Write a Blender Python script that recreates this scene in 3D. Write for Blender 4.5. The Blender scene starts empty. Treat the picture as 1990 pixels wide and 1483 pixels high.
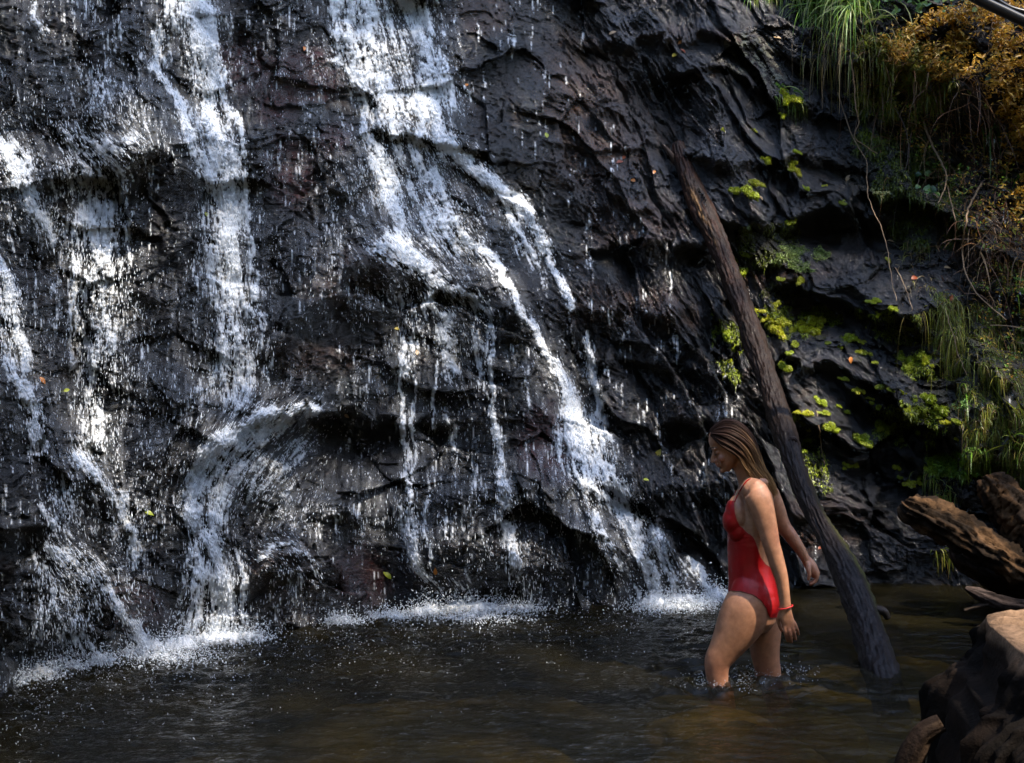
import bpy, bmesh, math, random
import numpy as np
from mathutils import Vector, Matrix

# ------------------------------------------------------------------ camera, sky, sun, exposure
SC = bpy.context.scene
COL = SC.collection
FOC, CX, CY, EYE = 2400.0, 995.0, 741.5, 1.36       # survey of the photograph: focal length in its pixels, centre, eye height (m)
cam_d = bpy.data.cameras.new('camera'); cam = bpy.data.objects.new('camera', cam_d); COL.objects.link(cam)
cam.location = (0, 0, EYE); cam.rotation_euler = (math.radians(90), 0, 0)
cam_d.sensor_width = 36; cam_d.lens = FOC / 1990 * 36; cam_d.clip_start = 0.05; cam_d.clip_end = 500
SC.camera = cam

SUN_AZ, SUN_EL = math.radians(130), math.radians(58)     # azimuth clockwise from +Y (the way the camera looks)
world = bpy.data.worlds.new('World'); SC.world = world; world.use_nodes = True
wn = world.node_tree; wn.nodes.clear()
sky = wn.nodes.new('ShaderNodeTexSky'); sky.sky_type = 'NISHITA'; sky.sun_disc = False
sky.sun_elevation = SUN_EL; sky.sun_rotation = SUN_AZ
bg = wn.nodes.new('ShaderNodeBackground'); bg.inputs[1].default_value = 0.15
wo = wn.nodes.new('ShaderNodeOutputWorld')
wn.links.new(sky.outputs[0], bg.inputs[0]); wn.links.new(bg.outputs[0], wo.inputs[0])
sun_d = bpy.data.lights.new('sun', 'SUN'); sun = bpy.data.objects.new('sun', sun_d); COL.objects.link(sun)
sun_d.energy = 3.4; sun_d.angle = math.radians(0.6); sun_d.color = (1.0, 0.90, 0.76)
sd = Vector((math.sin(SUN_AZ) * math.cos(SUN_EL), math.cos(SUN_AZ) * math.cos(SUN_EL), math.sin(SUN_EL)))
sun.rotation_euler = sd.to_track_quat('Z', 'Y').to_euler(); sun.location = (6, -4, 12)
vs_ = SC.view_settings
vs_.view_transform = 'Standard'; vs_.look = 'None'; vs_.exposure = 1.9; vs_.gamma = 1.0; vs_.use_curve_mapping = False
SC.cycles.use_denoising = True; SC.cycles.sample_clamp_direct = 12.0; SC.cycles.sample_clamp_indirect = 3.0
SC.cycles.max_bounces = 8; SC.cycles.transparent_max_bounces = 24
SC.cycles.diffuse_bounces = 3; SC.cycles.glossy_bounces = 3; SC.cycles.transmission_bounces = 4
SC.cycles.caustics_reflective = False; SC.cycles.caustics_refractive = False

RNG = np.random.default_rng(7)
random.seed(7)

# ------------------------------------------------------------------ helpers
def pt(px, py, t):
    """world point seen at photo position (px,py) at distance t along +Y"""
    return np.stack([(np.asarray(px, float) - CX) / FOC * t, np.asarray(t, float) + 0 * np.asarray(px, float), EYE + (CY - np.asarray(py, float)) / FOC * t], -1)

_perm = np.random.default_rng(3).permutation(4096).astype(np.int64)
_ga = np.random.default_rng(4).uniform(0, 2 * np.pi, 4096)
_gx, _gy = np.cos(_ga), np.sin(_ga)
def _h(i, j, s):
    return _perm[(_perm[(_perm[(i + s * 131) & 4095] + j) & 4095] + s * 17) & 4095]
def perlin(x, y, s=0):
    xi = np.floor(x).astype(np.int64); yi = np.floor(y).astype(np.int64)
    fx = x - xi; fy = y - yi
    u = fx * fx * fx * (fx * (fx * 6 - 15) + 10); v = fy * fy * fy * (fy * (fy * 6 - 15) + 10)
    def g(a, b):
        h = _h(xi + a, yi + b, s); return _gx[h] * (fx - a) + _gy[h] * (fy - b)
    a0 = g(0, 0); a1 = g(1, 0); b0 = g(0, 1); b1 = g(1, 1)
    a = a0 + (a1 - a0) * u; b = b0 + (b1 - b0) * u
    return (a + (b - a) * v) * 1.5
def fbm(x, y, o=4, s=0, gain=.5):
    r = 0; a = 1.0
    for k in range(o):
        r = r + a * perlin(x, y, s + k); x = x * 2.03 + 11.3; y = y * 2.03 + 5.7; a *= gain
    return r
def ridged(x, y, o=4, s=0, gain=.5):
    r = 0; a = 1.0
    for k in range(o):
        n = 1 - np.abs(perlin(x, y, s + k)) * 1.6; r = r + a * n * n; x = x * 2.07 + 3.1; y = y * 2.07 + 8.3; a *= gain
    return r
def facets(x, y, s=0, tilt=1.0):
    """Voronoi cells, each a plane of its own tilt: broken rock. returns (height, crack distance, cell hash)"""
    xi = np.floor(x).astype(np.int64); yi = np.floor(y).astype(np.int64)
    f1 = np.full(x.shape, 9.0); f2 = np.full(x.shape, 9.0); ht = np.zeros(x.shape); hid = np.zeros(x.shape, np.int64)
    for a in (-1, 0, 1):
        for b in (-1, 0, 1):
            h = _h(xi + a, yi + b, s); h2 = _h(xi + a, yi + b, s + 7); h3 = _h(xi + a, yi + b, s + 13)
            dx = x - (xi + a + h / 4096.0); dy = y - (yi + b + h2 / 4096.0)
            d = np.sqrt(dx * dx + dy * dy)
            hh = (h3 / 4096.0 - .5) * 1.0 + tilt * (_gx[h3] * dx + _gy[h3] * dy)
            c = d < f1
            f2 = np.where(c, f1, np.minimum(f2, d)); ht = np.where(c, hh, ht); hid = np.where(c, h3, hid); f1 = np.where(c, d, f1)
    return ht, f2 - f1, hid
def sstep(a, b, x):
    t = np.clip((x - a) / (b - a), 0, 1); return t * t * (3 - 2 * t)

def new_obj(name, me, parent=None):
    o = bpy.data.objects.new(name, me); COL.objects.link(o)
    if parent is not None: o.parent = parent
    return o
def tag(o, label=None, cat=None, group=None, kind=None):
    if label: o['label'] = label
    if cat: o['category'] = cat
    if group: o['group'] = group
    if kind: o['kind'] = kind
    return o
def empty(name, loc, label=None, cat=None, group=None):
    o = bpy.data.objects.new(name, None); COL.objects.link(o); o.location = loc
    return tag(o, label, cat, group)
def raw_mesh(name, v, f, smooth=True, mat=None):
    """v (n,3), f (m,k) index array, all faces with the same corner count"""
    v = np.ascontiguousarray(v, np.float32); f = np.ascontiguousarray(f, np.int32)
    me = bpy.data.meshes.new(name); k = f.shape[1]
    me.vertices.add(len(v)); me.vertices.foreach_set('co', v.ravel())
    me.loops.add(f.size); me.loops.foreach_set('vertex_index', f.ravel())
    me.polygons.add(len(f)); me.polygons.foreach_set('loop_start', np.arange(0, f.size, k, dtype=np.int32))
    me.polygons.foreach_set('use_smooth', np.full(len(f), smooth))
    me.update(calc_edges=True)
    if mat: me.materials.append(mat)
    return me
def add_col(me, name, c):
    c = np.asarray(c, np.float32)
    if c.shape[1] == 3: c = np.concatenate([c, np.ones((len(c), 1), np.float32)], 1)
    a = me.attributes.new(name, 'FLOAT_COLOR', 'POINT'); a.data.foreach_set('color', c.ravel())
def add_float(me, name, c):
    a = me.attributes.new(name, 'FLOAT', 'POINT'); a.data.foreach_set('value', np.asarray(c, np.float32).ravel())
def compact(v, f, *attrs):
    used = np.unique(f); m = np.zeros(len(v), np.int64); m[used] = np.arange(len(used))
    return (v[used], m[f]) + tuple(a[used] for a in attrs)
def rotate_parented(children, root):
    """children were built in world space: put them under the root without moving them"""
    for c in children:
        c.parent = root; c.matrix_parent_inverse = Matrix.Translation(-root.location)

# ---- node material helper
def mat_new(name):
    m = bpy.data.materials.new(name); m.use_nodes = True
    nt = m.node_tree; nt.nodes.clear(); out = nt.nodes.new('ShaderNodeOutputMaterial')
    return m, nt, out
def nd(nt, typ, **kw):
    n = nt.nodes.new('ShaderNode' + typ)
    for k, v in kw.items():
        if k in n.inputs: n.inputs[k].default_value = v
        else: setattr(n, k, v)
    return n
def mixcol(nt, fac, a, b, mode='MIX'):
    n = nt.nodes.new('ShaderNodeMix'); n.data_type = 'RGBA'; n.blend_type = mode
    for s, v in ((0, fac), (6, a), (7, b)):
        if hasattr(v, 'is_linked') or hasattr(v, 'links'): nt.links.new(v, n.inputs[s])
        else: n.inputs[s].default_value = v if s == 0 else tuple(v) + ((1,) if len(v) == 3 else ())
    return n.outputs[2]
def mapr(nt, v, a, b, c, d):
    n = nt.nodes.new('ShaderNodeMapRange'); nt.links.new(v, n.inputs[0])
    for i, x in enumerate((a, b, c, d)): n.inputs[i + 1].default_value = x
    return n.outputs[0]
def objcoord(nt, scale=(1, 1, 1), rot=(0, 0, 0)):
    tc = nt.nodes.new('ShaderNodeTexCoord'); mp = nt.nodes.new('ShaderNodeMapping')
    mp.inputs['Scale'].default_value = scale; mp.inputs['Rotation'].default_value = rot
    nt.links.new(tc.outputs['Object'], mp.inputs[0]); return mp.outputs[0]
def noise(nt, vec, scale, detail=4, rough=.55, typ='FBM', dist=0):
    n = nt.nodes.new('ShaderNodeTexNoise'); n.noise_type = typ
    n.inputs['Scale'].default_value = scale; n.inputs['Detail'].default_value = detail
    n.inputs['Roughness'].default_value = rough; n.inputs['Distortion'].default_value = dist
    nt.links.new(vec, n.inputs['Vector']); return n.outputs[0]
def bump(nt, h, strength, dist, prev=None):
    b = nt.nodes.new('ShaderNodeBump'); b.inputs['Strength'].default_value = strength; b.inputs['Distance'].default_value = dist
    nt.links.new(h, b.inputs['Height'])
    if prev is not None: nt.links.new(prev, b.inputs['Normal'])
    return b.outputs[0]
def simple_mat(name, col, rough=.6, var=.35, scale=20, bstr=.3, bdist=.004, coat=0, attr=None, transl=0, sss=0, spec=.5):
    m, nt, out = mat_new(name)
    p = nd(nt, 'BsdfPrincipled'); p.inputs['Roughness'].default_value = rough
    p.inputs['Specular IOR Level'].default_value = spec
    p.inputs['Coat Weight'].default_value = coat; p.inputs['Coat Roughness'].default_value = .12
    vec = objcoord(nt); n = noise(nt, vec, scale, 5)
    k = mapr(nt, n, .25, .75, 1 - var, 1 + var)
    base = tuple(col) + (1,)
    if attr:
        a = nt.nodes.new('ShaderNodeAttribute'); a.attribute_name = attr; base = a.outputs['Color']
    g = nt.nodes.new('ShaderNodeCombineColor')
    for i in range(3): nt.links.new(k, g.inputs[i])
    c = mixcol(nt, 1.0, base if attr else base, g.outputs[0], 'MULTIPLY')
    nt.links.new(c, p.inputs['Base Color'])
    if bstr: nt.links.new(bump(nt, noise(nt, vec, scale * 2.2, 6), bstr, bdist), p.inputs['Normal'])
    if sss:
        p.inputs['Subsurface Weight'].default_value = sss; p.inputs['Subsurface Radius'].default_value = (.012, .004, .002); p.inputs['Subsurface Scale'].default_value = 1
    sh = p.outputs[0]
    if transl:
        t = nd(nt, 'BsdfTranslucent'); nt.links.new(c, t.inputs[0])
        mx = nd(nt, 'MixShader'); mx.inputs[0].default_value = transl
        nt.links.new(sh, mx.inputs[1]); nt.links.new(t.outputs[0], mx.inputs[2]); sh = mx.outputs[0]
    nt.links.new(sh, out.inputs[0])
    return m

# ------------------------------------------------------------------ the cliff
STEP = 2.5
us = np.concatenate([np.linspace(-900, -60, 56)[:-1], np.arange(-60, 2060, STEP), np.linspace(2060, 3000, 60)])
vv = np.concatenate([np.linspace(-1300, -60, 80)[:-1], np.arange(-60, 1400, STEP), np.linspace(1400, 1640, 50)])
PX, PY = np.meshgrid(us, vv)
iu0 = int(np.argmin(abs(us + 60))); iu1 = int(np.argmin(abs(us - 2057)))
iv0 = int(np.argmin(abs(vv + 60))); iv1 = int(np.argmin(abs(vv - 1397)))

WL = np.array([(-900, 1500), (-400, 1420), (0, 1345), (60, 1318), (150, 1292), (250, 1272), (350, 1255), (470, 1235), (560, 1222), (650, 1205), (780, 1188), (900, 1180),
               (1000, 1176), (1200, 1172), (1280, 1168), (1400, 1160), (1500, 1148), (1600, 1140), (1750, 1134), (2000, 1130), (2400, 1150), (3000, 1200)], float)
def base_t(px, py):
    wy = np.interp(px, WL[:, 0], WL[:, 1])
    yb = FOC * EYE / (wy - CY)
    k = np.interp(px, [-900, 0, 500, 900, 1250, 1600, 1850, 2200], [.25, .28, .33, .44, .60, .62, .48, .38])
    return (yb + k * EYE) / (1 - k * (CY - py) / FOC)

# ledges: crest line, height out of the wall, undercut, reach above the crest, drop distance, recovery below (photo pixels)
LEDGES = [
 ([(540, 660), (590, 600), (640, 545), (720, 515), (800, 530), (870, 545), (940, 565), (1000, 590), (1060, 650)], .36, -.04, 200, 85, 260),
 ([(540, 830), (600, 800), (680, 795), (790, 800), (900, 830)], .06, .20, 60, 26, 170),
 ([(360, 900), (420, 850), (500, 805), (600, 795), (640, 805)], .26, .05, 120, 40, 160),
 ([(560, 985), (650, 972), (770, 970), (900, 962), (1000, 935), (1110, 918), (1250, 930), (1400, 942), (1480, 945)], .26, -.02, 110, 60, 240),
 ([(110, 640), (200, 590), (260, 560), (330, 560)], .04, .03, 90, 40, 160),
 ([(30, 370), (100, 340), (200, 305), (300, 290), (370, 330)], .12, .02, 120, 50, 170),
 ([(460, 1120), (520, 1070), (580, 1060), (650, 1080), (700, 1130)], .16, .02, 90, 60, 160),
 ([(640, 350), (720, 300), (800, 290), (900, 300), (1000, 370)], .10, .05, 120, 60, 120),
 # right half
 ([(1080, 75), (1180, 70), (1290, 72), (1380, 62), (1480, 85), (1570, 120)], .10, .16, 40, 22, 90),
 ([(1000, 200), (1100, 175), (1180, 190), (1260, 240)], .06, .05, 80, 30, 100),
 ([(1280, 150), (1340, 138), (1420, 142), (1480, 168), (1530, 195), (1600, 230)], .22, .16, 70, 20, 60),
 ([(1270, 250), (1300, 290), (1380, 300), (1500, 310), (1600, 300), (1680, 330)], .24, .12, 110, 26, 80),
 ([(1080, 290), (1180, 280), (1260, 276), (1310, 280)], .08, .16, 60, 16, 60),
 ([(1340, 400), (1430, 425), (1520, 430), (1580, 418), (1700, 400), (1760, 420)], .28, .22, 120, 26, 110),
 ([(1130, 400), (1180, 385), (1240, 392), (1300, 400)], .08, .14, 60, 14, 70),
 ([(1110, 480), (1180, 470), (1260, 470), (1330, 455), (1420, 470)], .16, .26, 80, 24, 120),
 ([(1500, 565), (1560, 560), (1620, 568), (1660, 592), (1700, 612), (1790, 612), (1860, 590)], .36, .18, 120, 22, 120),
 ([(1090, 610), (1180, 590), (1280, 590), (1380, 610), (1440, 640)], .10, .10, 90, 30, 90),
 ([(1130, 700), (1200, 690), (1280, 700), (1380, 740)], .08, .16, 70, 20, 110),
 ([(1480, 680), (1560, 690), (1640, 730), (1700, 790), (1770, 800)], .22, .16, 110, 22, 90),
 ([(1250, 830), (1300, 815), (1370, 806), (1440, 820), (1500, 850)], .16, .20, 90, 18, 110),
 ([(1500, 800), (1570, 830), (1640, 870), (1700, 900)], .12, .12, 80, 18, 80),
 ([(1620, 920), (1690, 890), (1760, 890), (1820, 920)], .12, .12, 70, 18, 90),
 ([(1540, 1000), (1620, 980), (1700, 1000), (1780, 1040)], .10, .10, 80, 20, 90),
 ([(1200, 1010), (1290, 1000), (1360, 1040), (1420, 1080)], .08, .08, 70, 30, 90),
 ([(1800, 720), (1860, 700), (1920, 720), (1980, 760)], .15, .12, 80, 22, 90),
]
# domes: cx, cy, rx, ry, rotation (deg), height
DOMES = [(300, 260, 85, 100, 0, .30), (330, 440, 80, 170, 0, .12), (1000, 640, 75, 95, 0, .22), (1010, 800, 70, 130, 0, .20), (1010, 1080, 190, 130, 0, .34), (1240, 1080, 150, 130, 20, .16),
         (170, 990, 80, 90, 0, .18), (200, 1180, 110, 110, 0, .22), (560, 1140, 110, 110, 0, .22), (290, 830, 110, 120, 0, .10), (1130, 590, 60, 60, 0, .1), (30, 950, 90, 330, 4, .22),
         (690, 1060, 90, 90, 0, .10), (760, 1090, 40, 80, 0, -.20), (660, 880, 110, 80, 0, -.16), (790, 860, 120, 110, 0, -.10), (1300, 535, 110, 40, 8, -.22), (1340, 880, 70, 50, 0, -.18),
         (1300, 185, 50, 30, -10, -.22), (1310, 260, 34, 46, 0, -.26), (1630, 460, 90, 32, 0, -.30), (1660, 640, 130, 36, 24, -.16), (1700, 830, 60, 34, 20, -.16), (560, 430, 90, 120, 0, -.08),
         (480, 200, 80, 120, 0, .06), (100, 120, 130, 160, 0, .06), (920, 160, 100, 130, 0, .10), (1090, 60, 60, 80, 0, -.08), (1400, 1000, 130, 60, 10, -.06), (1520, 370, 60, 50, 0, .06)]

def relief(px, py):
    """how far the rock stands out of the mean wall, metres"""
    t = base_t(px, py)
    wx = (px - CX) / FOC * t; wz = EYE + (CY - py) / FOC * t
    w1 = fbm(px / 150, py / 150, 3, 20); w2 = fbm(px / 150 + 40, py / 150, 3, 30)
    qx = px + 20 * w1 + 3 * perlin(px / 30, py / 30, 41); qy = py + 20 * w2 + 3 * perlin(px / 30, py / 30, 42)
    right = sstep(980, 1250, px - .25 * (py - 300))
    d = np.zeros(px.shape)
    for li, (crest, h, u, wu, s, wd) in enumerate(LEDGES):
        c = np.array(crest, float); u, h = (u * .35, h * .85) if c[0, 0] > 1000 else (u, h)
        k_ = qx / 44 + .35 * perlin(qx / 60, qy / 60, 43) + li * 17.3; ki = np.floor(k_).astype(np.int64); kf = k_ - ki
        hh_ = _h(ki, ki * 0 + li, 5) / 4096.0; h2_ = _h(ki, ki * 0 + li, 6) / 4096.0
        yc = np.interp(qx, c[:, 0], c[:, 1]) + 20 * (hh_ - .5) + 26 * (h2_ - .5) * (kf - .5)
        e = 60.0
        fade = sstep(c[0, 0] - e * .5, c[0, 0] + e, qx) * (1 - sstep(c[-1, 0] - e, c[-1, 0] + e * .5, qx))
        dd = qy - yc
        up = h * np.clip(1 + dd / wu, 0, 1) ** 1.6
        dn = h - (h + u) * sstep(0, s, dd)
        dn = dn + u * sstep(s, wd, dd)
        d = d + fade * np.where(dd < 0, up, dn)
    for cx, cy, rx, ry, rot, h in DOMES:
        a = math.radians(rot); dx = qx - cx; dy = qy - cy
        ex = (dx * math.cos(a) + dy * math.sin(a)) / rx; ey = (-dx * math.sin(a) + dy * math.cos(a)) / ry
        r2 = ex * ex + ey * ey
        d = d + h * np.where(r2 < 4, np.exp(-r2 * r2 * .55), 0)
    # broken faces, three sizes, stretched along the bedding (dips to the right)
    ang = .10 + .34 * sstep(950, 1600, px); ca, sa = np.cos(ang), np.sin(ang)
    bx = qx * ca + qy * sa; by = -qx * sa + qy * ca
    f1, c1, id1 = facets(bx / 190, by / 105, 3, 1.0)
    f2, c2, id2 = facets(bx / 84 + 9, by / 52, 5, 1.4)
    f3, c3, id3 = facets(bx / 30 + 3, by / 15, 9, 1.5)
    f4, c4, id4 = facets(bx / 13 + 5, by / 7, 15, 1.5)
    rough = .42 + .58 * sstep(-.25, .55, fbm(px / 170, py / 110, 3, 45))
    d = d + f1 * (.18 + .13 * right) + (f2 * (.052 + .052 * right) + f3 * (.024 + .022 * right)) * rough + f4 * (.011 + .011 * right) * (.5 + .5 * rough)
    d = d - (.04 * (1 - sstep(0, .05, c1)) + .02 * (1 - sstep(0, .06, c2))) * (.4 + .4 * right)
    # bedding steps
    ph = by / 46 + .9 * fbm(bx / 130, by / 90, 3, 51)
    saw = ph - np.floor(ph); saw = np.where(saw < .86, saw / .86, (1 - saw) / .14)
    amp = sstep(-.2, .5, fbm(px / 210, py / 160, 2, 61))
    d = d + .030 * saw * amp * (.35 + .65 * right)
    # wavy foliation and grain
    d = d + .025 * fbm(px / 60, py / 60, 3, 70) + .006 * fbm(bx / 26, by / 9, 3, 80)
    d = d + .0055 * fbm(px / 8, py / 6.5, 2, 90)
    # earth bank on the right, leaning out over the rock
    edge = np.interp(py, [-1300, -60, 0, 100, 180, 300, 420, 560, 700, 820, 900, 1000, 1150], [1400, 1470, 1500, 1560, 1600, 1665, 1735, 1800, 1800, 1790, 1850, 2000, 2100])
    bank = sstep(0, 150, qx - edge + 18 * perlin(px / 40, py / 40, 99))
    ov = np.interp(py, [-1300, -100, 60, 140, 250, 420, 560, 750, 1000], [.2, .65, .75, .70, .12, .05, .22, .45, .5])
    d = d + bank * (ov + .10 * fbm(px / 70, py / 70, 4, 110) + .03 * fbm(px / 12, py / 12, 2, 115))
    d = d + (.009 + .009 * right) * (ridged(bx / 20 + .5 * w1, by / 8.5 + .5 * w2, 2, 120) - .9) * (1 - bank)
    # fade to the water so the shoreline stays where it is
    wy = np.interp(px, WL[:, 0], WL[:, 1])
    keep = .50 + .50 * sstep(5, 110, wy - py)
    return d * keep, bank, (id1, id2, c1, c2, right, w1, w2)

D, BANK, INFO = relief(PX, PY)
BT = base_t(PX, PY)
T = BT - D
CP = pt(PX, PY, T)                                       # cliff points, world
NV, NU = T.shape
dU = np.gradient(CP, axis=1); dV = np.gradient(CP, axis=0)
CN = np.cross(dU, dV); CN /= np.linalg.norm(CN, axis=-1, keepdims=True) + 1e-12
CN = np.where((CN[..., 1:2] > 0), -CN, CN)
def surf(px, py, out=0.0):
    """point on the rock at a photo position, pushed out along the wall normal"""
    i = np.clip(np.searchsorted(vv, py) - 1, 0, NV - 2); j = np.clip(np.searchsorted(us, px) - 1, 0, NU - 2)
    a = np.clip((py - vv[i]) / (vv[i + 1] - vv[i]), 0, 1); b = np.clip((px - us[j]) / (us[j + 1] - us[j]), 0, 1)
    if np.ndim(px): a = a[:, None]; b = b[:, None]
    f = lambda A: A[i, j] * (1 - a) * (1 - b) + A[i + 1, j] * a * (1 - b) + A[i, j + 1] * (1 - a) * b + A[i + 1, j + 1] * a * b
    p = f(CP); n = f(CN); n = n / (np.linalg.norm(n, axis=-1, keepdims=True) + 1e-9)
    return p + n * out, n

def blob(cx, cy, rx, ry, soft=.5):
    r = np.sqrt(((PX - cx) / rx) ** 2 + ((PY - cy) / ry) ** 2) + .35 * INFO[5] + .12 * perlin(PX / 18, PY / 18, 130)
    return 1 - sstep(1 - soft, 1 + soft * .6, r)

# ---- rock colours (what the stone itself is: dark schist, iron stains, algae, lichen, peat, earth)
n1 = fbm(PX / 90, PY / 90, 4, 140); n2 = fbm(PX / 30, PY / 30, 4, 150); n3 = fbm(PX / 200, PY / 140, 3, 160)
right = INFO[4]
def lerp(c, col, m): return c + (np.array(col) - c) * m[..., None]
RC = np.zeros(PX.shape + (3,)) + np.array([.025, .016, .011])
RC = lerp(RC, (.036, .029, .030), sstep(.0, .7, n1))
RC = lerp(RC, (.018, .011, .006), sstep(-.1, .5, n3) * (.6 + .3 * right))
RC = lerp(RC, (.10, .050, .019), sstep(.15, .8, n2 + .6 * n3) * .75)
RC = lerp(RC, (.020, .028, .014), sstep(.0, .6, fbm(PX / 80, PY / 170, 3, 170)) * (1 - right) * .75)           # algae under the falling water
for b in ((650, 270, 50, 40), (545, 190, 60, 60), (600, 150, 90, 60), (1060, 860, 60, 90), (560, 330, 50, 70), (470, 130, 60, 60), (700, 1120, 60, 60), (250, 1180, 60, 70)):
    RC = lerp(RC, (.20, .028, .016), blob(*b) * .9)                                                             # red iron stain
for b in ((940, 30, 70, 40), (1180, 230, 110, 90), (1230, 420, 110, 60), (1330, 70, 130, 22), (1540, 535, 110, 22), (1560, 610, 60, 30), (670, 560, 90, 40), (600, 690, 110, 40), (1130, 160, 90, 100), (1180, 320, 120, 60), (1250, 600, 130, 50), (1560, 1020, 120, 60), (700, 500, 90, 30), (560, 1130, 90, 80)):
    RC = lerp(RC, (.19, .085, .033), blob(*b) * .75)
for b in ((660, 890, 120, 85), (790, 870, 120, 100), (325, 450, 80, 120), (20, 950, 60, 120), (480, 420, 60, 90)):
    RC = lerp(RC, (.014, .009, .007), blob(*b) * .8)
lich = np.maximum.reduce([blob(1465, 110, 55, 45), blob(1500, 145, 30, 30), blob(1440, 85, 35, 25), blob(1545, 205, 30, 12) * .6])
RC = lerp(RC, (.42, .42, .30), np.clip(lich * sstep(.05, .35, fbm(PX / 12, PY / 12, 3, 180) + .15), 0, 1) * .9)
dry = np.maximum(blob(1540, 190, 90, 60), blob(1500, 100, 130, 60))
RC = lerp(RC, (.085, .080, .082), dry * .5 * (1 - lich))
# moss film and earth on the bank
moss = np.maximum.reduce([blob(1760, 300, 120, 150), blob(1760, 420, 90, 70), blob(1890, 740, 110, 130), blob(1870, 860, 90, 90), blob(1470, 490, 60, 40), blob(1560, 610, 60, 26) * .7, blob(1140, 60, 40, 60) * .5, blob(1850, 900, 60, 30)])
earth = BANK * sstep(-.3, .3, n1 + .2)
RC = lerp(RC, (.030, .019, .010), np.clip(BANK * .9, 0, 1))
RC = lerp(RC, (.050, .062, .010), np.clip(moss * (.45 + .6 * n2), 0, 1) * .85)
RC = RC * (1 - (.62 - .14 * right) * np.clip(1 - BANK - lich - dry * .5, 0, 1))[..., None]
WET = (.62 + .38 * right) * np.clip(1 - np.maximum(BANK * .95, np.maximum(lich, dry * .75)), 0, 1) * (1 - .8 * np.clip(moss, 0, 1))

def rock_material():
    m, nt, out = mat_new('wet_rock')
    p = nd(nt, 'BsdfPrincipled')
    a = nt.nodes.new('ShaderNodeAttribute'); a.attribute_name = 'col'
    w = nt.nodes.new('ShaderNodeAttribute'); w.attribute_name = 'wet'
    vec = objcoord(nt)
    k = mapr(nt, noise(nt, vec, 26, 8, .65), .25, .75, .18, .85)
    g = nt.nodes.new('ShaderNodeCombineColor')
    for i in range(3): nt.links.new(k, g.inputs[i])
    nt.links.new(mixcol(nt, 1.0, a.outputs['Color'], g.outputs[0], 'MULTIPLY'), p.inputs['Base Color'])
    r1 = mapr(nt, noise(nt, vec, 9, 5), .3, .7, .07, .26)
    mr = nt.nodes.new('ShaderNodeMix'); wp_ = mapr(nt, w.outputs['Fac'], 0, .6, 0, 1); nt.links.new(wp_, mr.inputs[0]); mr.inputs[2].default_value = .85; nt.links.new(r1, mr.inputs[3])
    nt.links.new(mr.outputs[0], p.inputs['Roughness'])
    p.inputs['IOR'].default_value = 1.62
    cw = nt.nodes.new('ShaderNodeMath'); cw.operation = 'MULTIPLY'; nt.links.new(w.outputs['Fac'], cw.inputs[0]); cw.inputs[1].default_value = 1.0
    nt.links.new(cw.outputs[0], p.inputs['Coat Weight']); p.inputs['Coat Roughness'].default_value = .08; p.inputs['Coat IOR'].default_value = 1.6
    def voro(vec, scale, rnd=1.0):
        n = nt.nodes.new('ShaderNodeTexVoronoi'); n.feature = 'F1'; n.inputs['Scale'].default_value = scale; n.inputs['Randomness'].default_value = rnd
        nt.links.new(vec, n.inputs['Vector']); return n.outputs['Distance']
    v2 = objcoord(nt, (1, 1, 1.9), (0, .35, 0))
    b0 = bump(nt, voro(v2, 9), .55, .030)
    mu = nt.nodes.new('ShaderNodeMath'); mu.operation = 'MULTIPLY'; nt.links.new(voro(v2, 27), mu.inputs[0]); nt.links.new(mapr(nt, noise(nt, vec, 2.3, 3), .38, .62, .12, 1.3), mu.inputs[1])
    b1 = bump(nt, mu.outputs[0], .75, .018, b0)
    b2 = bump(nt, noise(nt, v2, 60, 6, .7, 'FBM', .1), .95, .024, b1)
    nt.links.new(b2, p.inputs['Normal']); nt.links.new(b2, p.inputs['Coat Normal'])
    nt.links.new(p.outputs[0], out.inputs[0])
    return m
ROCK = rock_material()

idx = np.arange(NV * NU).reshape(NV, NU)
QF = np.stack([idx[:-1, :-1], idx[1:, :-1], idx[1:, 1:], idx[:-1, 1:]], -1).reshape(-1, 4)
fcx = (PX[:-1, :-1] + PX[1:, 1:]).ravel() / 2; fcy = (PY[:-1, :-1] + PY[1:, 1:]).ravel() / 2
def in_poly(x, y, poly):
    r = np.zeros(x.shape, bool); n = len(poly)
    for i in range(n):
        x1, y1 = poly[i]; x2, y2 = poly[(i + 1) % n]
        c = ((y1 > y) != (y2 > y)) & (x < (x2 - x1) * (y - y1) / (y2 - y1 + 1e-9) + x1); r ^= c
    return r
wob = 9 * perlin(fcx / 30, fcy / 30, 190); wob2 = 9 * perlin(fcx / 30, fcy / 30, 191)
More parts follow.
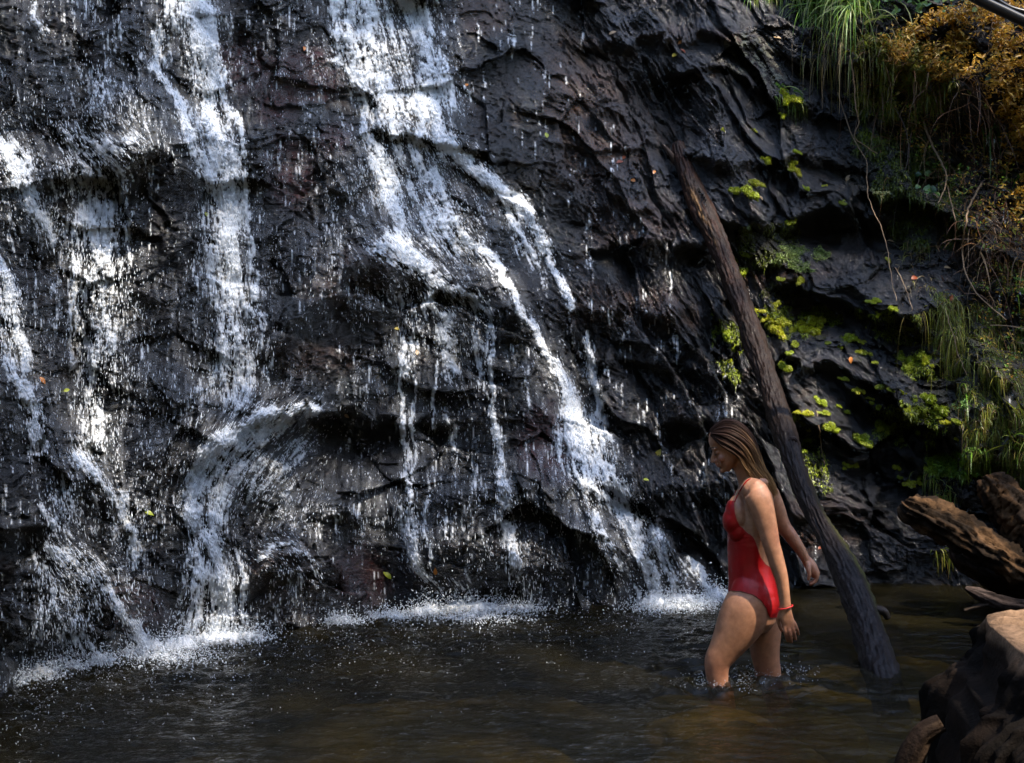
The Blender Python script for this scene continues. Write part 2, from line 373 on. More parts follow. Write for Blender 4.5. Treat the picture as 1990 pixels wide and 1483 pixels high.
# blocks of the cliff that read as stones of their own; the rest of the wall is one piece
BLOCKS = [
 ([(1610, 545), (1650, 505), (1740, 485), (1860, 495), (1900, 560), (1860, 600), (1790, 615), (1700, 615), (1650, 592)], 'big smooth slab with a blue sheen'),
 ([(1500, 640), (1600, 610), (1700, 650), (1770, 690), (1775, 800), (1700, 795), (1640, 735), (1560, 695)], 'broad ribbed slab below the mossy ledge'),
 ([(1280, 230), (1300, 195), (1480, 215), (1640, 235), (1690, 330), (1600, 305), (1500, 312), (1380, 302), (1300, 292)], 'long layered ledge above the leaning log'),
 ([(1285, 150), (1340, 136), (1420, 140), (1480, 166), (1530, 195), (1520, 215), (1400, 195), (1310, 190)], 'overhanging block with a dark hollow under it'),
 ([(1060, 110), (1180, 72), (1290, 75), (1290, 150), (1270, 250), (1180, 275), (1080, 200)], 'brown glossy sloping rock face'),
 ([(225, 200), (270, 170), (320, 178), (365, 240), (375, 330), (300, 330), (235, 300)], 'rounded boulder beside the white stream'),
 ([(880, 1000), (960, 955), (1080, 945), (1180, 1010), (1240, 1100), (1260, 1165), (900, 1172), (860, 1080)], 'large rounded rock at the foot of the falls'),
 ([(490, 1120), (560, 1075), (650, 1090), (690, 1170), (640, 1200), (490, 1225)], 'purplish boulder at the waterline'),
 ([(945, 590), (1000, 580), (1045, 640), (1030, 690), (960, 680)], 'dark mossy knob under the ledge'),
 ([(1270, 835), (1300, 815), (1370, 805), (1440, 820), (1480, 850), (1420, 860), (1330, 850)], 'glistening ledge behind the woman'),
 ([(1640, 930), (1690, 890), (1760, 888), (1800, 925), (1790, 975), (1700, 985)], 'fractured blue block above the driftwood'),
 ([(1350, 345), (1500, 340), (1690, 345), (1700, 400), (1580, 420), (1520, 430), (1430, 425), (1350, 400)], 'wavy blue ledge right of the log'),
]
lab = np.zeros(len(QF), np.int32)
for i, (poly, _) in enumerate(BLOCKS): lab[in_poly(fcx + wob, fcy + wob2, poly)] = i + 1
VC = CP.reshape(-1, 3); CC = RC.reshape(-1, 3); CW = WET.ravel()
def cliff_piece(name, sel, parent=None):
    v, f, c, w, n = compact(VC, QF[sel], CC, CW, CN.reshape(-1, 3))
    me = raw_mesh(name, v, f, False, ROCK); add_col(me, 'col', c); add_float(me, 'wet', w)
    return new_obj(name, me, parent)
cliff = tag(cliff_piece('rock_cliff', lab == 0), kind='structure')
for i, (_, txt) in enumerate(BLOCKS):
    o = cliff_piece('rock_block', lab == i + 1, cliff); o['label'] = txt

# ------------------------------------------------------------------ pool: bed, water
def axis(a, b, n, lo, hi, m): return np.concatenate([np.linspace(lo, a, m)[:-1], np.linspace(a, b, n), np.linspace(b, hi, m)[1:]])
bx_ = axis(-3.5, 3.8, 120, -16, 16, 24); by_ = axis(3, 9.5, 110, -14, 11, 40)
BX, BY = np.meshgrid(bx_, by_)
BZ = -.50 + .08 * fbm(BX * .7, BY * .7, 3, 200) + .05 * fbm(BX * 3, BY * 3, 3, 205)
shoal = np.exp(-(((BX - .95) / .55) ** 2 + ((BY - 5.15) / .30) ** 2)) * .36
BZ += shoal + .10 * np.exp(-(((BX - 1.6) / 1.6) ** 2 + ((BY - 4.3) / .6) ** 2))
far = np.maximum(np.maximum(sstep(1.6, -2.0, BY), sstep(4.2, 8, np.abs(BX))), 0)
BZ += far * 1.1 + sstep(-2, -14, BY) * 5 + sstep(7, 16, np.abs(BX)) * 5
ii = np.arange(BX.size).reshape(BX.shape)
bf = np.stack([ii[:-1, :-1], ii[:-1, 1:], ii[1:, 1:], ii[1:, :-1]], -1).reshape(-1, 4)
BED = simple_mat('pool_bed', (.10, .092, .042), .8, .6, 7, .5, .03)
tag(new_obj('pool_bed', raw_mesh('pool_bed', np.stack([BX, BY, BZ], -1).reshape(-1, 3), bf, True, BED)), kind='structure')

wx_ = axis(-3.2, 3.6, 400, -9, 9, 16); wy_ = axis(4.0, 8.6, 330, -1.2, 9.6, 16)
WX, WY = np.meshgrid(wx_, wy_)
shx = np.array([pt(a, b, FOC * EYE / (b - CY)) for a, b in WL])       # shoreline in the world
shore = np.interp(WX, shx[:, 0], shx[:, 1]) - WY                       # distance from the cliff foot
stir = np.exp(-np.clip(shore, 0, 9) / .75) * sstep(1.5, .2, WX) + .30 * np.exp(-np.clip(shore, 0, 9) / 1.4) * sstep(2.2, -.5, WX)
WZ = .010 * fbm(WX * 2.0 + .5 * WY, WY * 5.0, 4, 210) + .0045 * fbm(WX * 7, WY * 15, 3, 220)
WZ += stir * (.030 * fbm(WX * 9, WY * 9, 4, 230) + .012 * fbm(WX * 28, WY * 28, 2, 235))
for cx, cy, a in ((.935, 5.57, .030), (1.19, 5.73, .030)):
    r = np.hypot(WX - cx, WY - cy); wv = fbm(WX * 4, WY * 4, 2, 240); WZ += a * np.cos(r * 42 + 2.5 * wv) * np.exp(-r * 3.6) * (.7 + .6 * wv)
WZ += .034 * np.exp(-((WX - 1.05) / .42) ** 2 - ((WY - 5.55) / .22) ** 2) * fbm(WX * 13, WY * 13, 3, 250)
ii = np.arange(WX.size).reshape(WX.shape)
wf = np.stack([ii[:-1, :-1], ii[:-1, 1:], ii[1:, 1:], ii[1:, :-1]], -1).reshape(-1, 4)
def water_material():
    m, nt, out = mat_new('pool_water')
    vec = objcoord(nt, (1, 2.0, 1))
    b = bump(nt, noise(nt, vec, 14, 6, .65, 'FBM', .6), .6, .02)
    tr = nd(nt, 'BsdfTransparent'); tr.inputs[0].default_value = (.42, .36, .17, 1)
    df = nd(nt, 'BsdfDiffuse'); df.inputs[0].default_value = (.019, .016, .007, 1)
    gl = nd(nt, 'BsdfGlossy'); gl.inputs['Roughness'].default_value = .03; nt.links.new(b, gl.inputs['Normal'])
    fr = nd(nt, 'Fresnel'); fr.inputs['IOR'].default_value = 1.33; nt.links.new(b, fr.inputs['Normal'])
    m1 = nd(nt, 'MixShader'); m1.inputs[0].default_value = .30
    nt.links.new(tr.outputs[0], m1.inputs[1]); nt.links.new(df.outputs[0], m1.inputs[2])
    m2 = nd(nt, 'MixShader'); nt.links.new(fr.outputs[0], m2.inputs[0]); nt.links.new(m1.outputs[0], m2.inputs[1]); nt.links.new(gl.outputs[0], m2.inputs[2])
    nt.links.new(m2.outputs[0], out.inputs[0]); return m
tag(new_obj('pool_water', raw_mesh('pool_water', np.stack([WX, WY, WZ], -1).reshape(-1, 3), wf, True, water_material())), kind='structure')

# ------------------------------------------------------------------ unseen: a canopy added to shade the wall, forest that darkens camera-facing sides
def leaf_cloud(name, p, size, mat, flat=.6):
    n = len(p); nrm = RNG.normal(0, 1, (n, 3)); nrm[:, 2] += flat * 2; nrm /= np.linalg.norm(nrm, axis=1, keepdims=True)
    a = np.cross(nrm, RNG.normal(0, 1, (n, 3))); a /= np.linalg.norm(a, axis=1, keepdims=True); b = np.cross(nrm, a)
    s = (size * RNG.uniform(.6, 1.4, n))[:, None]
    v = np.stack([p - a * s, p - b * s * .45 + nrm * s * .1, p + a * s, p + b * s * .45 + nrm * s * .1], 1).reshape(-1, 3)
    return raw_mesh(name, v, np.arange(n * 4).reshape(-1, 4), False, mat)
CANOPY = simple_mat('canopy_leaf', (.045, .075, .018), .5, .4, 3, 0, 0, transl=.35)
n = 11000; CZ = 22.0
sunv = np.array(sd)
def shadow_xy(q):                        # where the sun ray through a point of the scene meets the added canopy
    k = (CZ - q[2]) / sunv[2]; return np.array(q) + sunv * k
cs_ = np.array([shadow_xy(q) for q in ((-4., 3.6, 4.), (-4., 3.6, 0.), (4.6, 10.5, 0.), (4.6, 10.5, 4.))]); c0 = cs_.min(0); c1 = cs_.max(0)
p = np.stack([RNG.uniform(c0[0], c1[0], n), RNG.uniform(c0[1], c1[1], n), RNG.normal(CZ, .35, n)], 1)
gap = np.zeros(n)
for q, r in (((1.12, 5.65, .90), .62), ((1.0, 5.65, .35), .35), ((3.0, 7.4, 3.6), .9), ((3.1, 7.4, 2.9), .5), ((2.2, 8.5, 3.8), .55), ((2.6, 6.9, .7), .55), ((2.1, 4.0, .56), .75)):  # gaps shaped so sun reaches woman, shrub, grass, driftwood and stump
    c = shadow_xy(q); gap = np.maximum(gap, 1 - np.hypot(p[:, 0] - c[0], p[:, 1] - c[1]) / r)
c = shadow_xy((2.3, 8.2, 1.7)); thin = np.clip(1.3 - np.hypot((p[:, 0] - c[0]) / 1.7, (p[:, 1] - c[1]) / 1.3), 0, 1)
keep = (gap < .12 * RNG.standard_normal(n)) & (fbm(p[:, 0] * 1.5, p[:, 1] * 1.5, 3, 500) > -2.2 + 2.5 * thin)
tag(new_obj('added_canopy', leaf_cloud('added_canopy', p[keep], .20, CANOPY, .8)), kind='stuff')
n = 26000
a = RNG.uniform(-2.7, 2.7, n); r = RNG.uniform(9.5, 13, n)
p = np.stack([r * np.sin(a) * 1.05, 2 - r * np.cos(a * .62), RNG.uniform(0, 1, n) ** 1.1 * (11.5 + 2.5 * np.sin(a * 9) + 1.5 * np.sin(a * 23))], 1)
tag(new_obj('forest', leaf_cloud('forest', p, .42, CANOPY, .2)), kind='stuff')

# ------------------------------------------------------------------ falling water
DX = PX[iv0:iv1, iu0:iu1]; DY = PY[iv0:iv1, iu0:iu1]; gh, gw = DX.shape
# each stream: label, list of (path of (x, y, half width), strength)
STREAMS = [
 ('broad white stream pouring down from the top edge left of the middle', [
   ([(368, -60, 30), (378, 0, 34), (395, 70, 30), (412, 150, 32), (405, 210, 24), (425, 280, 30), (440, 350, 26), (452, 430, 30), (452, 520, 24), (458, 600, 20)], 1.0),
   ([(395, 90, 10), (425, 150, 9), (440, 200, 12), (470, 260, 9), (470, 340, 8), (478, 420, 8), (490, 500, 10), (500, 580, 10)], .75),
   ([(300, 60, 5), (300, 140, 10), (335, 180, 12), (356, 225, 12), (378, 280, 14), (400, 330, 16), (420, 380, 16)], 1.0),
   ([(330, 0, 16), (320, 60, 18), (310, 120, 18)], .5),
   ([(430, 400, 50), (430, 480, 55), (440, 560, 55), (450, 640, 50), (450, 760, 50)], .62),
   ([(462, 480, 5), (470, 560, 6), (472, 600, 6), (510, 608, 8)], .9)]),
 ('curling jet that bounces off a ledge and bends left in the lower left', [
   ([(610, 792, 10), (560, 800, 14), (510, 812, 20), (460, 840, 22), (420, 865, 22), (392, 905, 22), (378, 950, 20), (370, 1005, 18), (395, 1035, 18), (420, 1060, 22)], 1.05),
   ([(560, 815, 22), (500, 845, 28), (450, 890, 34), (425, 950, 32), (415, 1010, 26)], .74),
   ([(590, 830, 30), (550, 880, 40), (500, 930, 50)], .42),
   ([(420, 1050, 20), (428, 1100, 24), (432, 1160, 26), (430, 1240, 34)], 1.0),
   ([(385, 1050, 20), (390, 1120, 26), (380, 1200, 22), (360, 1240, 18)], .58),
   ([(460, 1080, 12), (470, 1150, 12), (468, 1240, 12)], .7),
   ([(505, 1085, 6), (530, 1065, 8), (560, 1055, 7)], .9),
   ([(560, 1062, 8), (600, 1090, 7), (630, 1125, 5)], .5)]),
 ('pair of thin strands fanning down from the top edge in the middle', [
   ([(640, -60, 8), (648, 0, 9), (652, 60, 8), (660, 110, 6)], 1.0),
   ([(670, -60, 12), (676, 20, 12), (690, 90, 12), (702, 150, 12), (706, 200, 10), (716, 260, 10), (722, 290, 10)], .85),
   ([(655, 120, 8), (680, 140, 8), (700, 175, 7), (715, 230, 7)], .7),
   ([(700, 0, 40), (720, 80, 45), (740, 160, 46), (770, 240, 44)], .72),
   ([(745, 0, 30), (775, 90, 34), (800, 180, 36), (820, 260, 34)], .56),
   ([(790, 320, 50), (830, 400, 50), (880, 470, 44)], .50),
   ([(728, 290, 16), (745, 320, 28), (760, 370, 26), (768, 420, 20), (772, 465, 22), (790, 500, 26), (830, 515, 14)], 1.05),
   ([(745, 480, 20), (780, 490, 28), (820, 500, 16)], .9)]),
 ('bright stream sweeping diagonally right from the top centre', [
   ([(775, -60, 22), (790, 0, 24), (810, 60, 20), (835, 120, 20), (842, 180, 18), (852, 230, 16), (865, 275, 22), (885, 300, 18), (920, 325, 14), (960, 352, 16), (1000, 385, 18), (1030, 430, 16), (1055, 480, 14), (1078, 520, 12), (1095, 560, 10), (1110, 600, 9)], 1.05),
   ([(850, 255, 18), (870, 275, 24), (880, 295, 18)], 1.0),
   ([(820, 20, 34), (850, 120, 34), (870, 200, 30)], .6),
   ([(840, 340, 14), (855, 375, 14), (872, 410, 12), (890, 440, 12), (920, 475, 14), (955, 495, 12)], .95),
   ([(985, 400, 20), (1010, 460, 22), (1040, 510, 20)], .64),
   ([(955, 495, 12), (980, 545, 9), (1005, 575, 8), (1020, 610, 8), (1045, 650, 8), (1072, 695, 10), (1098, 740, 14)], 1.0)]),
 ('two converging strands widening into a white skirt above the pool', [
   ([(1138, 645, 8), (1145, 690, 9), (1158, 740, 10), (1168, 800, 11), (1180, 850, 12)], 1.0),
   ([(1098, 740, 16), (1118, 800, 24), (1130, 850, 28), (1145, 900, 34)], .95),
   ([(1150, 820, 30), (1160, 880, 36), (1160, 930, 40)], .78),
   ([(1100, 780, 8), (1090, 840, 9), (1086, 890, 8)], .6),
   ([(1180, 900, 16), (1195, 940, 22), (1210, 985, 22), (1232, 1030, 22), (1252, 1080, 20), (1268, 1120, 14), (1275, 1165, 16)], 1.05),
   ([(1130, 930, 14), (1160, 960, 14), (1195, 985, 14)], .75),
   ([(1160, 990, 7), (1170, 1050, 6), (1200, 1090, 6), (1228, 1120, 6), (1245, 1160, 8)], .85),
   ([(1250, 1030, 22), (1290, 1080, 22), (1310, 1130, 18)], .55),
   ([(1335, 1085, 9), (1362, 1110, 11), (1385, 1145, 12)], .85)]),
 ('lacy spill running over the rounded rim of the middle ledge', [
   ([(800, 520, 14), (840, 545, 12), (870, 560, 10), (920, 580, 10), (945, 600, 12), (958, 640, 10)], .95),
   ([(850, 560, 10), (835, 590, 8), (850, 610, 8), (880, 615, 8)], .85),
   ([(890, 570, 8), (900, 600, 6)], .8),
   ([(790, 580, 24), (800, 640, 24), (790, 720, 18)], .68), ([(920, 600, 26), (930, 680, 22), (945, 760, 16)], .55),
   ([(860, 640, 26), (870, 680, 24), (885, 720, 12)], .78),
   ([(955, 640, 10), (952, 690, 8), (960, 740, 6), (958, 800, 7), (965, 860, 9), (972, 920, 12), (985, 980, 14)], .85),
   ([(985, 1020, 16), (1000, 1060, 20), (1000, 1090, 18)], .75)]),
 ('row of thin dripping threads across the dark recess under the ledge', [
   ([(782, 660, 8), (780, 740, 6), (785, 800, 5), (786, 860, 7), (790, 920, 8), (792, 970, 8)], .95),
   ([(806, 770, 3), (805, 850, 4), (804, 935, 3)], .8),
   ([(812, 740, 2.5), (811, 800, 2.5)], .8),
   ([(843, 700, 4), (841, 760, 4), (838, 830, 4)], .85),
   ([(858, 800, 9), (868, 820, 7)], .7),
   ([(888, 830, 6), (885, 880, 4), (880, 930, 3)], .6),
   ([(790, 970, 16), (800, 1010, 18), (795, 1070, 16), (800, 1100, 18)], .7),
   ([(828, 970, 5), (828, 1040, 5), (838, 1095, 5)], .75),
   ([(868, 990, 4), (870, 1050, 4)], .5),
   ([(780, 1095, 12), (820, 1120, 16), (860, 1150, 16)], .45)]),
 ('white stream entering at the left edge and falling in steps', [
   ([(-40, 250, 22), (10, 290, 26), (40, 330, 26), (60, 380, 18)], 1.0),
   ([(60, 400, 18), (78, 440, 18), (100, 470, 12)], .85),
   ([(-30, 490, 20), (5, 520, 16), (20, 565, 16), (32, 620, 12), (45, 680, 10), (52, 720, 10)], .9),
   ([(30, 740, 14), (55, 770, 20), (68, 830, 18), (78, 870, 16)], .9),
   ([(0, 580, 20), (10, 650, 20), (20, 720, 16)], .5),
   ([(85, 980, 10), (102, 1015, 12)], .7)]),
 ('fine veil of falling threads between the left stream and the broad stream', [
   ([(205, 395, 13), (202, 450, 13), (206, 520, 12)], .82),
   ([(190, 330, 60), (185, 430, 66), (185, 520, 66), (190, 620, 60), (195, 720, 55)], .54),
   ([(145, 500, 8), (146, 600, 7), (145, 720, 7)], .62),
   ([(200, 560, 14), (205, 620, 14), (210, 690, 12)], .68),
   ([(105, 560, 10), (115, 545, 8)], .7),
   ([(160, 290, 34), (215, 295, 26), (255, 270, 14)], .52),
   ([(180, 780, 40), (190, 850, 30)], .4),
   ([(72, 0, 5), (72, 40, 7), (90, 60, 8)], .75),
   ([(228, 0, 4), (230, 60, 5), (226, 120, 4)], .5),
   ([(135, 0, 6), (140, 60, 6)], .35),
   ([(180, 150, 40), (200, 220, 40)], .34)]),
 ('zigzag stream over the boulders of the lower left corner', [
   ([(148, 880, 14), (165, 905, 16), (190, 920, 9), (205, 955, 10), (225, 980, 10)], .9),
   ([(245, 970, 14), (240, 1000, 12), (255, 1040, 11), (262, 1080, 12), (255, 1110, 10)], .85),
   ([(100, 1070, 10), (125, 1090, 16), (150, 1100, 10)], .9),
   ([(150, 1100, 26), (190, 1110, 22), (215, 1150, 16), (235, 1190, 14)], .66),
   ([(235, 1190, 10), (255, 1210, 14), (275, 1240, 18), (290, 1262, 22)], 1.05),
   ([(80, 1100, 12), (80, 1170, 12), (70, 1240, 14)], .55),
   ([(130, 1180, 50), (150, 1240, 40)], .36),
   ([(165, 1230, 8), (180, 1270, 9), (190, 1290, 8)], .8),
   ([(120, 950, 40), (130, 1010, 36)], .4)]),
]
ns = len(STREAMS)
warp = 1.0
qx = DX + 9 * fbm(DX / 55, DY / 55, 3, 300); qy = DY + 9 * fbm(DX / 55, DY / 55, 3, 310)
RHO = np.zeros((gh, gw)); SID = np.zeros((gh, gw), np.int32); BEST = np.zeros((gh, gw))
VX = np.zeros((gh, gw)); VY = np.full((gh, gw), .25)
def seg_splat(x1, y1, w1, x2, y2, w2, I, sid):
    m = 3.2 * max(w1, w2) + 16
    j0 = np.searchsorted(us[iu0:iu1], min(x1, x2) - m); j1 = np.searchsorted(us[iu0:iu1], max(x1, x2) + m)
    i0 = np.searchsorted(vv[iv0:iv1], min(y1, y2) - m); i1 = np.searchsorted(vv[iv0:iv1], max(y1, y2) + m)
    if j1 <= j0 or i1 <= i0: return
    S = (slice(i0, i1), slice(j0, j1)); x = qx[S]; y = qy[S]
    ex, ey = x2 - x1, y2 - y1; L2 = ex * ex + ey * ey + 1e-6
    u = np.clip(((x - x1) * ex + (y - y1) * ey) / L2, 0, 1)
    d = np.hypot(x - x1 - u * ex, y - y1 - u * ey); w = w1 + (w2 - w1) * u
    k = I * np.exp(-(d / w) ** 2)
    RHO[S] = np.maximum(RHO[S], k) + .25 * np.minimum(RHO[S], k) * (RHO[S] > 0) * 0
    c = k > BEST[S]; BEST[S] = np.where(c, k, BEST[S]); SID[S] = np.where(c, sid, SID[S])
    g = np.exp(-(d / (w * 1.8 + 8)) ** 2); L = math.sqrt(L2)
    VX[S] += g * ex / L; VY[S] += g * ey / L
for s, (_, paths) in enumerate(STREAMS):
    for path, I in paths:
        for a, b in zip(path[:-1], path[1:]): seg_splat(a[0], a[1], a[2] * .92, b[0], b[1], b[2] * .92, I, s + 1)
VL = np.hypot(VX, VY) + 1e-6; VX /= VL; VY /= VL

def lic(seed, L):
    n = seed.shape; ii, jj = np.meshgrid(np.arange(n[0], dtype=float), np.arange(n[1], dtype=float), indexing='ij')
    acc = seed.copy(); wsum = 1.0
    for sgn in (1, -1):
        y = ii.copy(); x = jj.copy()
        for k in range(L):
            yi = np.clip(y.astype(int), 0, n[0] - 1); xi = np.clip(x.astype(int), 0, n[1] - 1)
            y += sgn * VY[yi, xi]; x += sgn * VX[yi, xi]
            w = 1 - (k + 1) / (L + 1)
            acc += w * seed[np.clip(np.rint(y).astype(int), 0, n[0] - 1), np.clip(np.rint(x).astype(int), 0, n[1] - 1)]
    acc -= acc.mean(); return acc / acc.std()
def blur(a, r):
    for ax in (0, 1):
        c = np.cumsum(np.concatenate([np.repeat(np.take(a, [0], ax), r + 1, ax), a, np.repeat(np.take(a, [-1], ax), r, ax)], ax), ax)
        n = a.shape[ax]
        a = (np.take(c, np.arange(2 * r + 1, 2 * r + 1 + n), ax) - np.take(c, np.arange(0, n), ax)) / (2 * r + 1)
    return a
s0 = RNG.standard_normal((gh, gw))
LF = lic(s0, 5); LM = lic(blur(RNG.standard_normal((gh, gw)), 1), 10); LB = lic(blur(RNG.standard_normal((gh, gw)), 3), 16)
G1 = lic(blur(RNG.standard_normal((gh, gw)), 2), 12); G2 = lic(blur(RNG.standard_normal((gh, gw)), 4), 18)
thread = np.maximum(1 - np.abs(G1) * 2.6, 1 - np.abs(G2) * 3.4)                # joined threads along the flow
lace = 1 - np.abs(fbm(qx / 17, qy / 22, 3, 330)) * 3.0                         # and the meshes where they merge
TEX = .40 * LF + .30 * LM + .35 * LB + .95 * np.maximum(thread, lace)
TEX = (TEX - TEX.mean()) / TEX.std()
# thin sheet water over most of the left face
left = 1 - sstep(-70, 60, DX - np.interp(DY, [0, 300, 620, 800, 950, 1170], [880, 930, 1040, 1150, 1250, 1380]))
dryz = np.zeros((gh, gw))
for cx, cy, rx, ry in ((20, 120, 60, 120), (640, 880, 105, 70), (740, 870, 70, 80), (330, 470, 70, 120), (25, 1000, 55, 260), (500, 60, 70, 70), (600, 240, 80, 80), (1000, 640, 40, 40), (1010, 790, 50, 90), (560, 400, 60, 70), (730, 1110, 50, 60), (220, 780, 60, 40), (640, 680, 90, 60)):
    dryz = np.maximum(dryz, np.exp(-(((DX - cx) / rx) ** 2 + ((DY - cy) / ry) ** 2)))
VEIL = left * (.21 + .16 * fbm(DX / 75, DY / 150, 3, 340)) * (1 - .72 * dryz)
for cx, cy, rx, ry, a in ((270, 880, 120, 110, .08), (560, 950, 150, 90, .08), (1000, 1050, 170, 110, .06), (760, 200, 130, 200, .14), (200, 260, 130, 90, .10), (440, 760, 110, 80, .16), (880, 440, 140, 120, .14), (1200, 760, 60, 60, .12), (150, 1130, 110, 110, .14), (950, 380, 120, 60, .10)):
    VEIL += left * a * np.exp(-(((DX - cx) / rx) ** 2 + ((DY - cy) / ry) ** 2))
VEIL *= sstep(-58, 6, DX + 26 * perlin(DX / 30, DY / 30, 345))
DENS = RHO + np.clip(VEIL, 0, 1) * (1 - np.clip(RHO, 0, 1))
FOAM = sstep(0, .85, RHO * 1.9 - .64 + .50 * TEX)
FOAM = np.maximum(FOAM, sstep(1.25, 2.7, LF + .5 * thread + (np.clip(VEIL + .35 * blur(RHO, 6), 0, .75) - .33) * 3.2 + .5 * LB) * .8 * (VEIL > .03))
FOAM = np.maximum(FOAM, np.clip(VEIL + .45 * blur(RHO, 8), 0, .8) * .27 * np.clip(.7 + .5 * LM + .3 * LF, .03, 1.8))           # bluish sheet of thin water
wl = np.interp(DX, WL[:, 0], WL[:, 1])
FOAM *= 1 - sstep(wl - 2, wl + 12, DY)
SIDF = SID.copy()
# give every wet spot to a stream (nearest by growing)
for _ in range(60):
    z = SIDF == 0
    if not z.any(): break
    up = np.roll(SIDF, 1, 0); SIDF = np.where(z, up, SIDF)
    z = SIDF == 0; SIDF = np.where(z, np.roll(SIDF, 1, 1), SIDF); z = SIDF == 0; SIDF = np.where(z, np.roll(SIDF, -1, 1), SIDF)

def foam_material():
    m, nt, out = mat_new('white_water')
    a = nt.nodes.new('ShaderNodeAttribute'); a.attribute_name = 'foam'
    vec = objcoord(nt, (1, 1, .45))
    n = mapr(nt, noise(nt, vec, 70, 4, .6), .3, .7, -.22, .22)
    ad = nt.nodes.new('ShaderNodeMath'); ad.operation = 'MULTIPLY_ADD'; nt.links.new(n, ad.inputs[0])
    nt.links.new(a.outputs['Fac'], ad.inputs[1]); nt.links.new(a.outputs['Fac'], ad.inputs[2]); ad.use_clamp = True
    p = nd(nt, 'BsdfPrincipled'); p.inputs['Base Color'].default_value = (.88, .90, .92, 1); p.inputs['Roughness'].default_value = .35
    t = nd(nt, 'BsdfTranslucent'); t.inputs[0].default_value = (.80, .86, .92, 1)
    mx = nd(nt, 'MixShader'); mx.inputs[0].default_value = .18; nt.links.new(p.outputs[0], mx.inputs[1]); nt.links.new(t.outputs[0], mx.inputs[2])
    tr = nd(nt, 'BsdfTransparent'); m2 = nd(nt, 'MixShader')
    nt.links.new(ad.outputs[0], m2.inputs[0]); nt.links.new(tr.outputs[0], m2.inputs[1]); nt.links.new(mx.outputs[0], m2.inputs[2])
    nt.links.new(m2.outputs[0], out.inputs[0]); return m
FOAM_M = foam_material()
def drop_material():
    m, nt, out = mat_new('water_drops')
    p = nd(nt, 'BsdfPrincipled'); p.inputs['Base Color'].default_value = (.88, .91, .94, 1); p.inputs['Roughness'].default_value = .2
    t = nd(nt, 'BsdfTranslucent'); t.inputs[0].default_value = (.82, .88, .94, 1)
    mx = nd(nt, 'MixShader'); mx.inputs[0].default_value = .35; nt.links.new(p.outputs[0], mx.inputs[1]); nt.links.new(t.outputs[0], mx.inputs[2])
    nt.links.new(mx.outputs[0], out.inputs[0]); return m
DROP_M = drop_material()

DPT = T[iv0:iv1, iu0:iu1]
smoothT = blur(DPT, 3); FT = np.minimum(DPT, smoothT + .02) - .008 - .035 * blur(np.clip(FOAM, 0, 1), 1) * (.6 + .4 * np.clip(LB, -1, 1.5))
FP = pt(DX, DY, FT).reshape(-1, 3)
gi = np.arange(gh * gw).reshape(gh, gw)
FQ = np.stack([gi[:-1, :-1], gi[1:, :-1], gi[1:, 1:], gi[:-1, 1:]], -1).reshape(-1, 4)
fm = FOAM.ravel(); FMAX = fm[FQ].max(1); FS = SIDF.ravel()[FQ[:, 0]]

def streaks(p, d, L, r):
    """slim four sided spindles: centre p, unit direction d, half length L, radius r"""
    n = len(p); a = np.cross(d, np.array([0., 1., .13])); a /= np.linalg.norm(a, axis=1, keepdims=True) + 1e-9
    b = np.cross(d, a); L = L[:, None]; r = r[:, None]
    v = np.stack([p - d * L, p + d * L * .25 + a * r, p + d * L * .25 + b * r, p + d * L * .25 - a * r, p + d * L * .25 - b * r, p + d * L * .8], 1).reshape(-1, 3)
    k = np.array([(0, 2, 1), (0, 3, 2), (0, 4, 3), (0, 1, 4), (5, 1, 2), (5, 2, 3), (5, 3, 4), (5, 4, 1)])
    f = (np.arange(n)[:, None, None] * 6 + k[None]).reshape(-1, 3)
    return v, f
def components(q, n):
    """connected piece of each face"""
    l = np.arange(n)
    while True:
        m = l[q].min(1); old = l.copy()
        for k in range(q.shape[1]): np.minimum.at(l, q[:, k], m)
        l = l[l]; l = l[l]
        if (old == l).all(): return l[q[:, 0]]
NST = 41000
prob = (np.clip(DENS, 0, 1.1) ** 1.5 * (.35 + .65 * (TEX > .1)) * (DY < wl + 2) * (DENS > .06)).ravel()
prob += (np.clip(VEIL, 0, 1) * .02 * (DY < wl)).ravel()
pick = RNG.choice(gh * gw, NST, p=prob / prob.sum())
jx = DX.ravel()[pick] + RNG.uniform(-2, 2, NST); jy = DY.ravel()[pick] + RNG.uniform(-2, 2, NST)
dens_p = np.clip(DENS.ravel()[pick], 0, 1)
off = .012 + np.abs(RNG.normal(0, .035, NST))
tt = FT.ravel()[pick] - off
sp = pt(jx, jy, tt)
vx = VX.ravel()[pick]; vy = VY.ravel()[pick]
dd = np.stack([vx, -.25 + RNG.normal(0, .2, NST), -vy], 1) + RNG.normal(0, .10, (NST, 3)); dd[:, 2] -= .35
dd /= np.linalg.norm(dd, axis=1, keepdims=True)
SL = np.exp(RNG.normal(-4.85, .5, NST)) * (.8 + .7 * dens_p); SR = np.exp(RNG.normal(-6.25, .38, NST)) * (.65 + .7 * dens_p)
sgrp = SIDF.ravel()[pick]; sgrp = np.where(sgrp == 0, 1, sgrp)
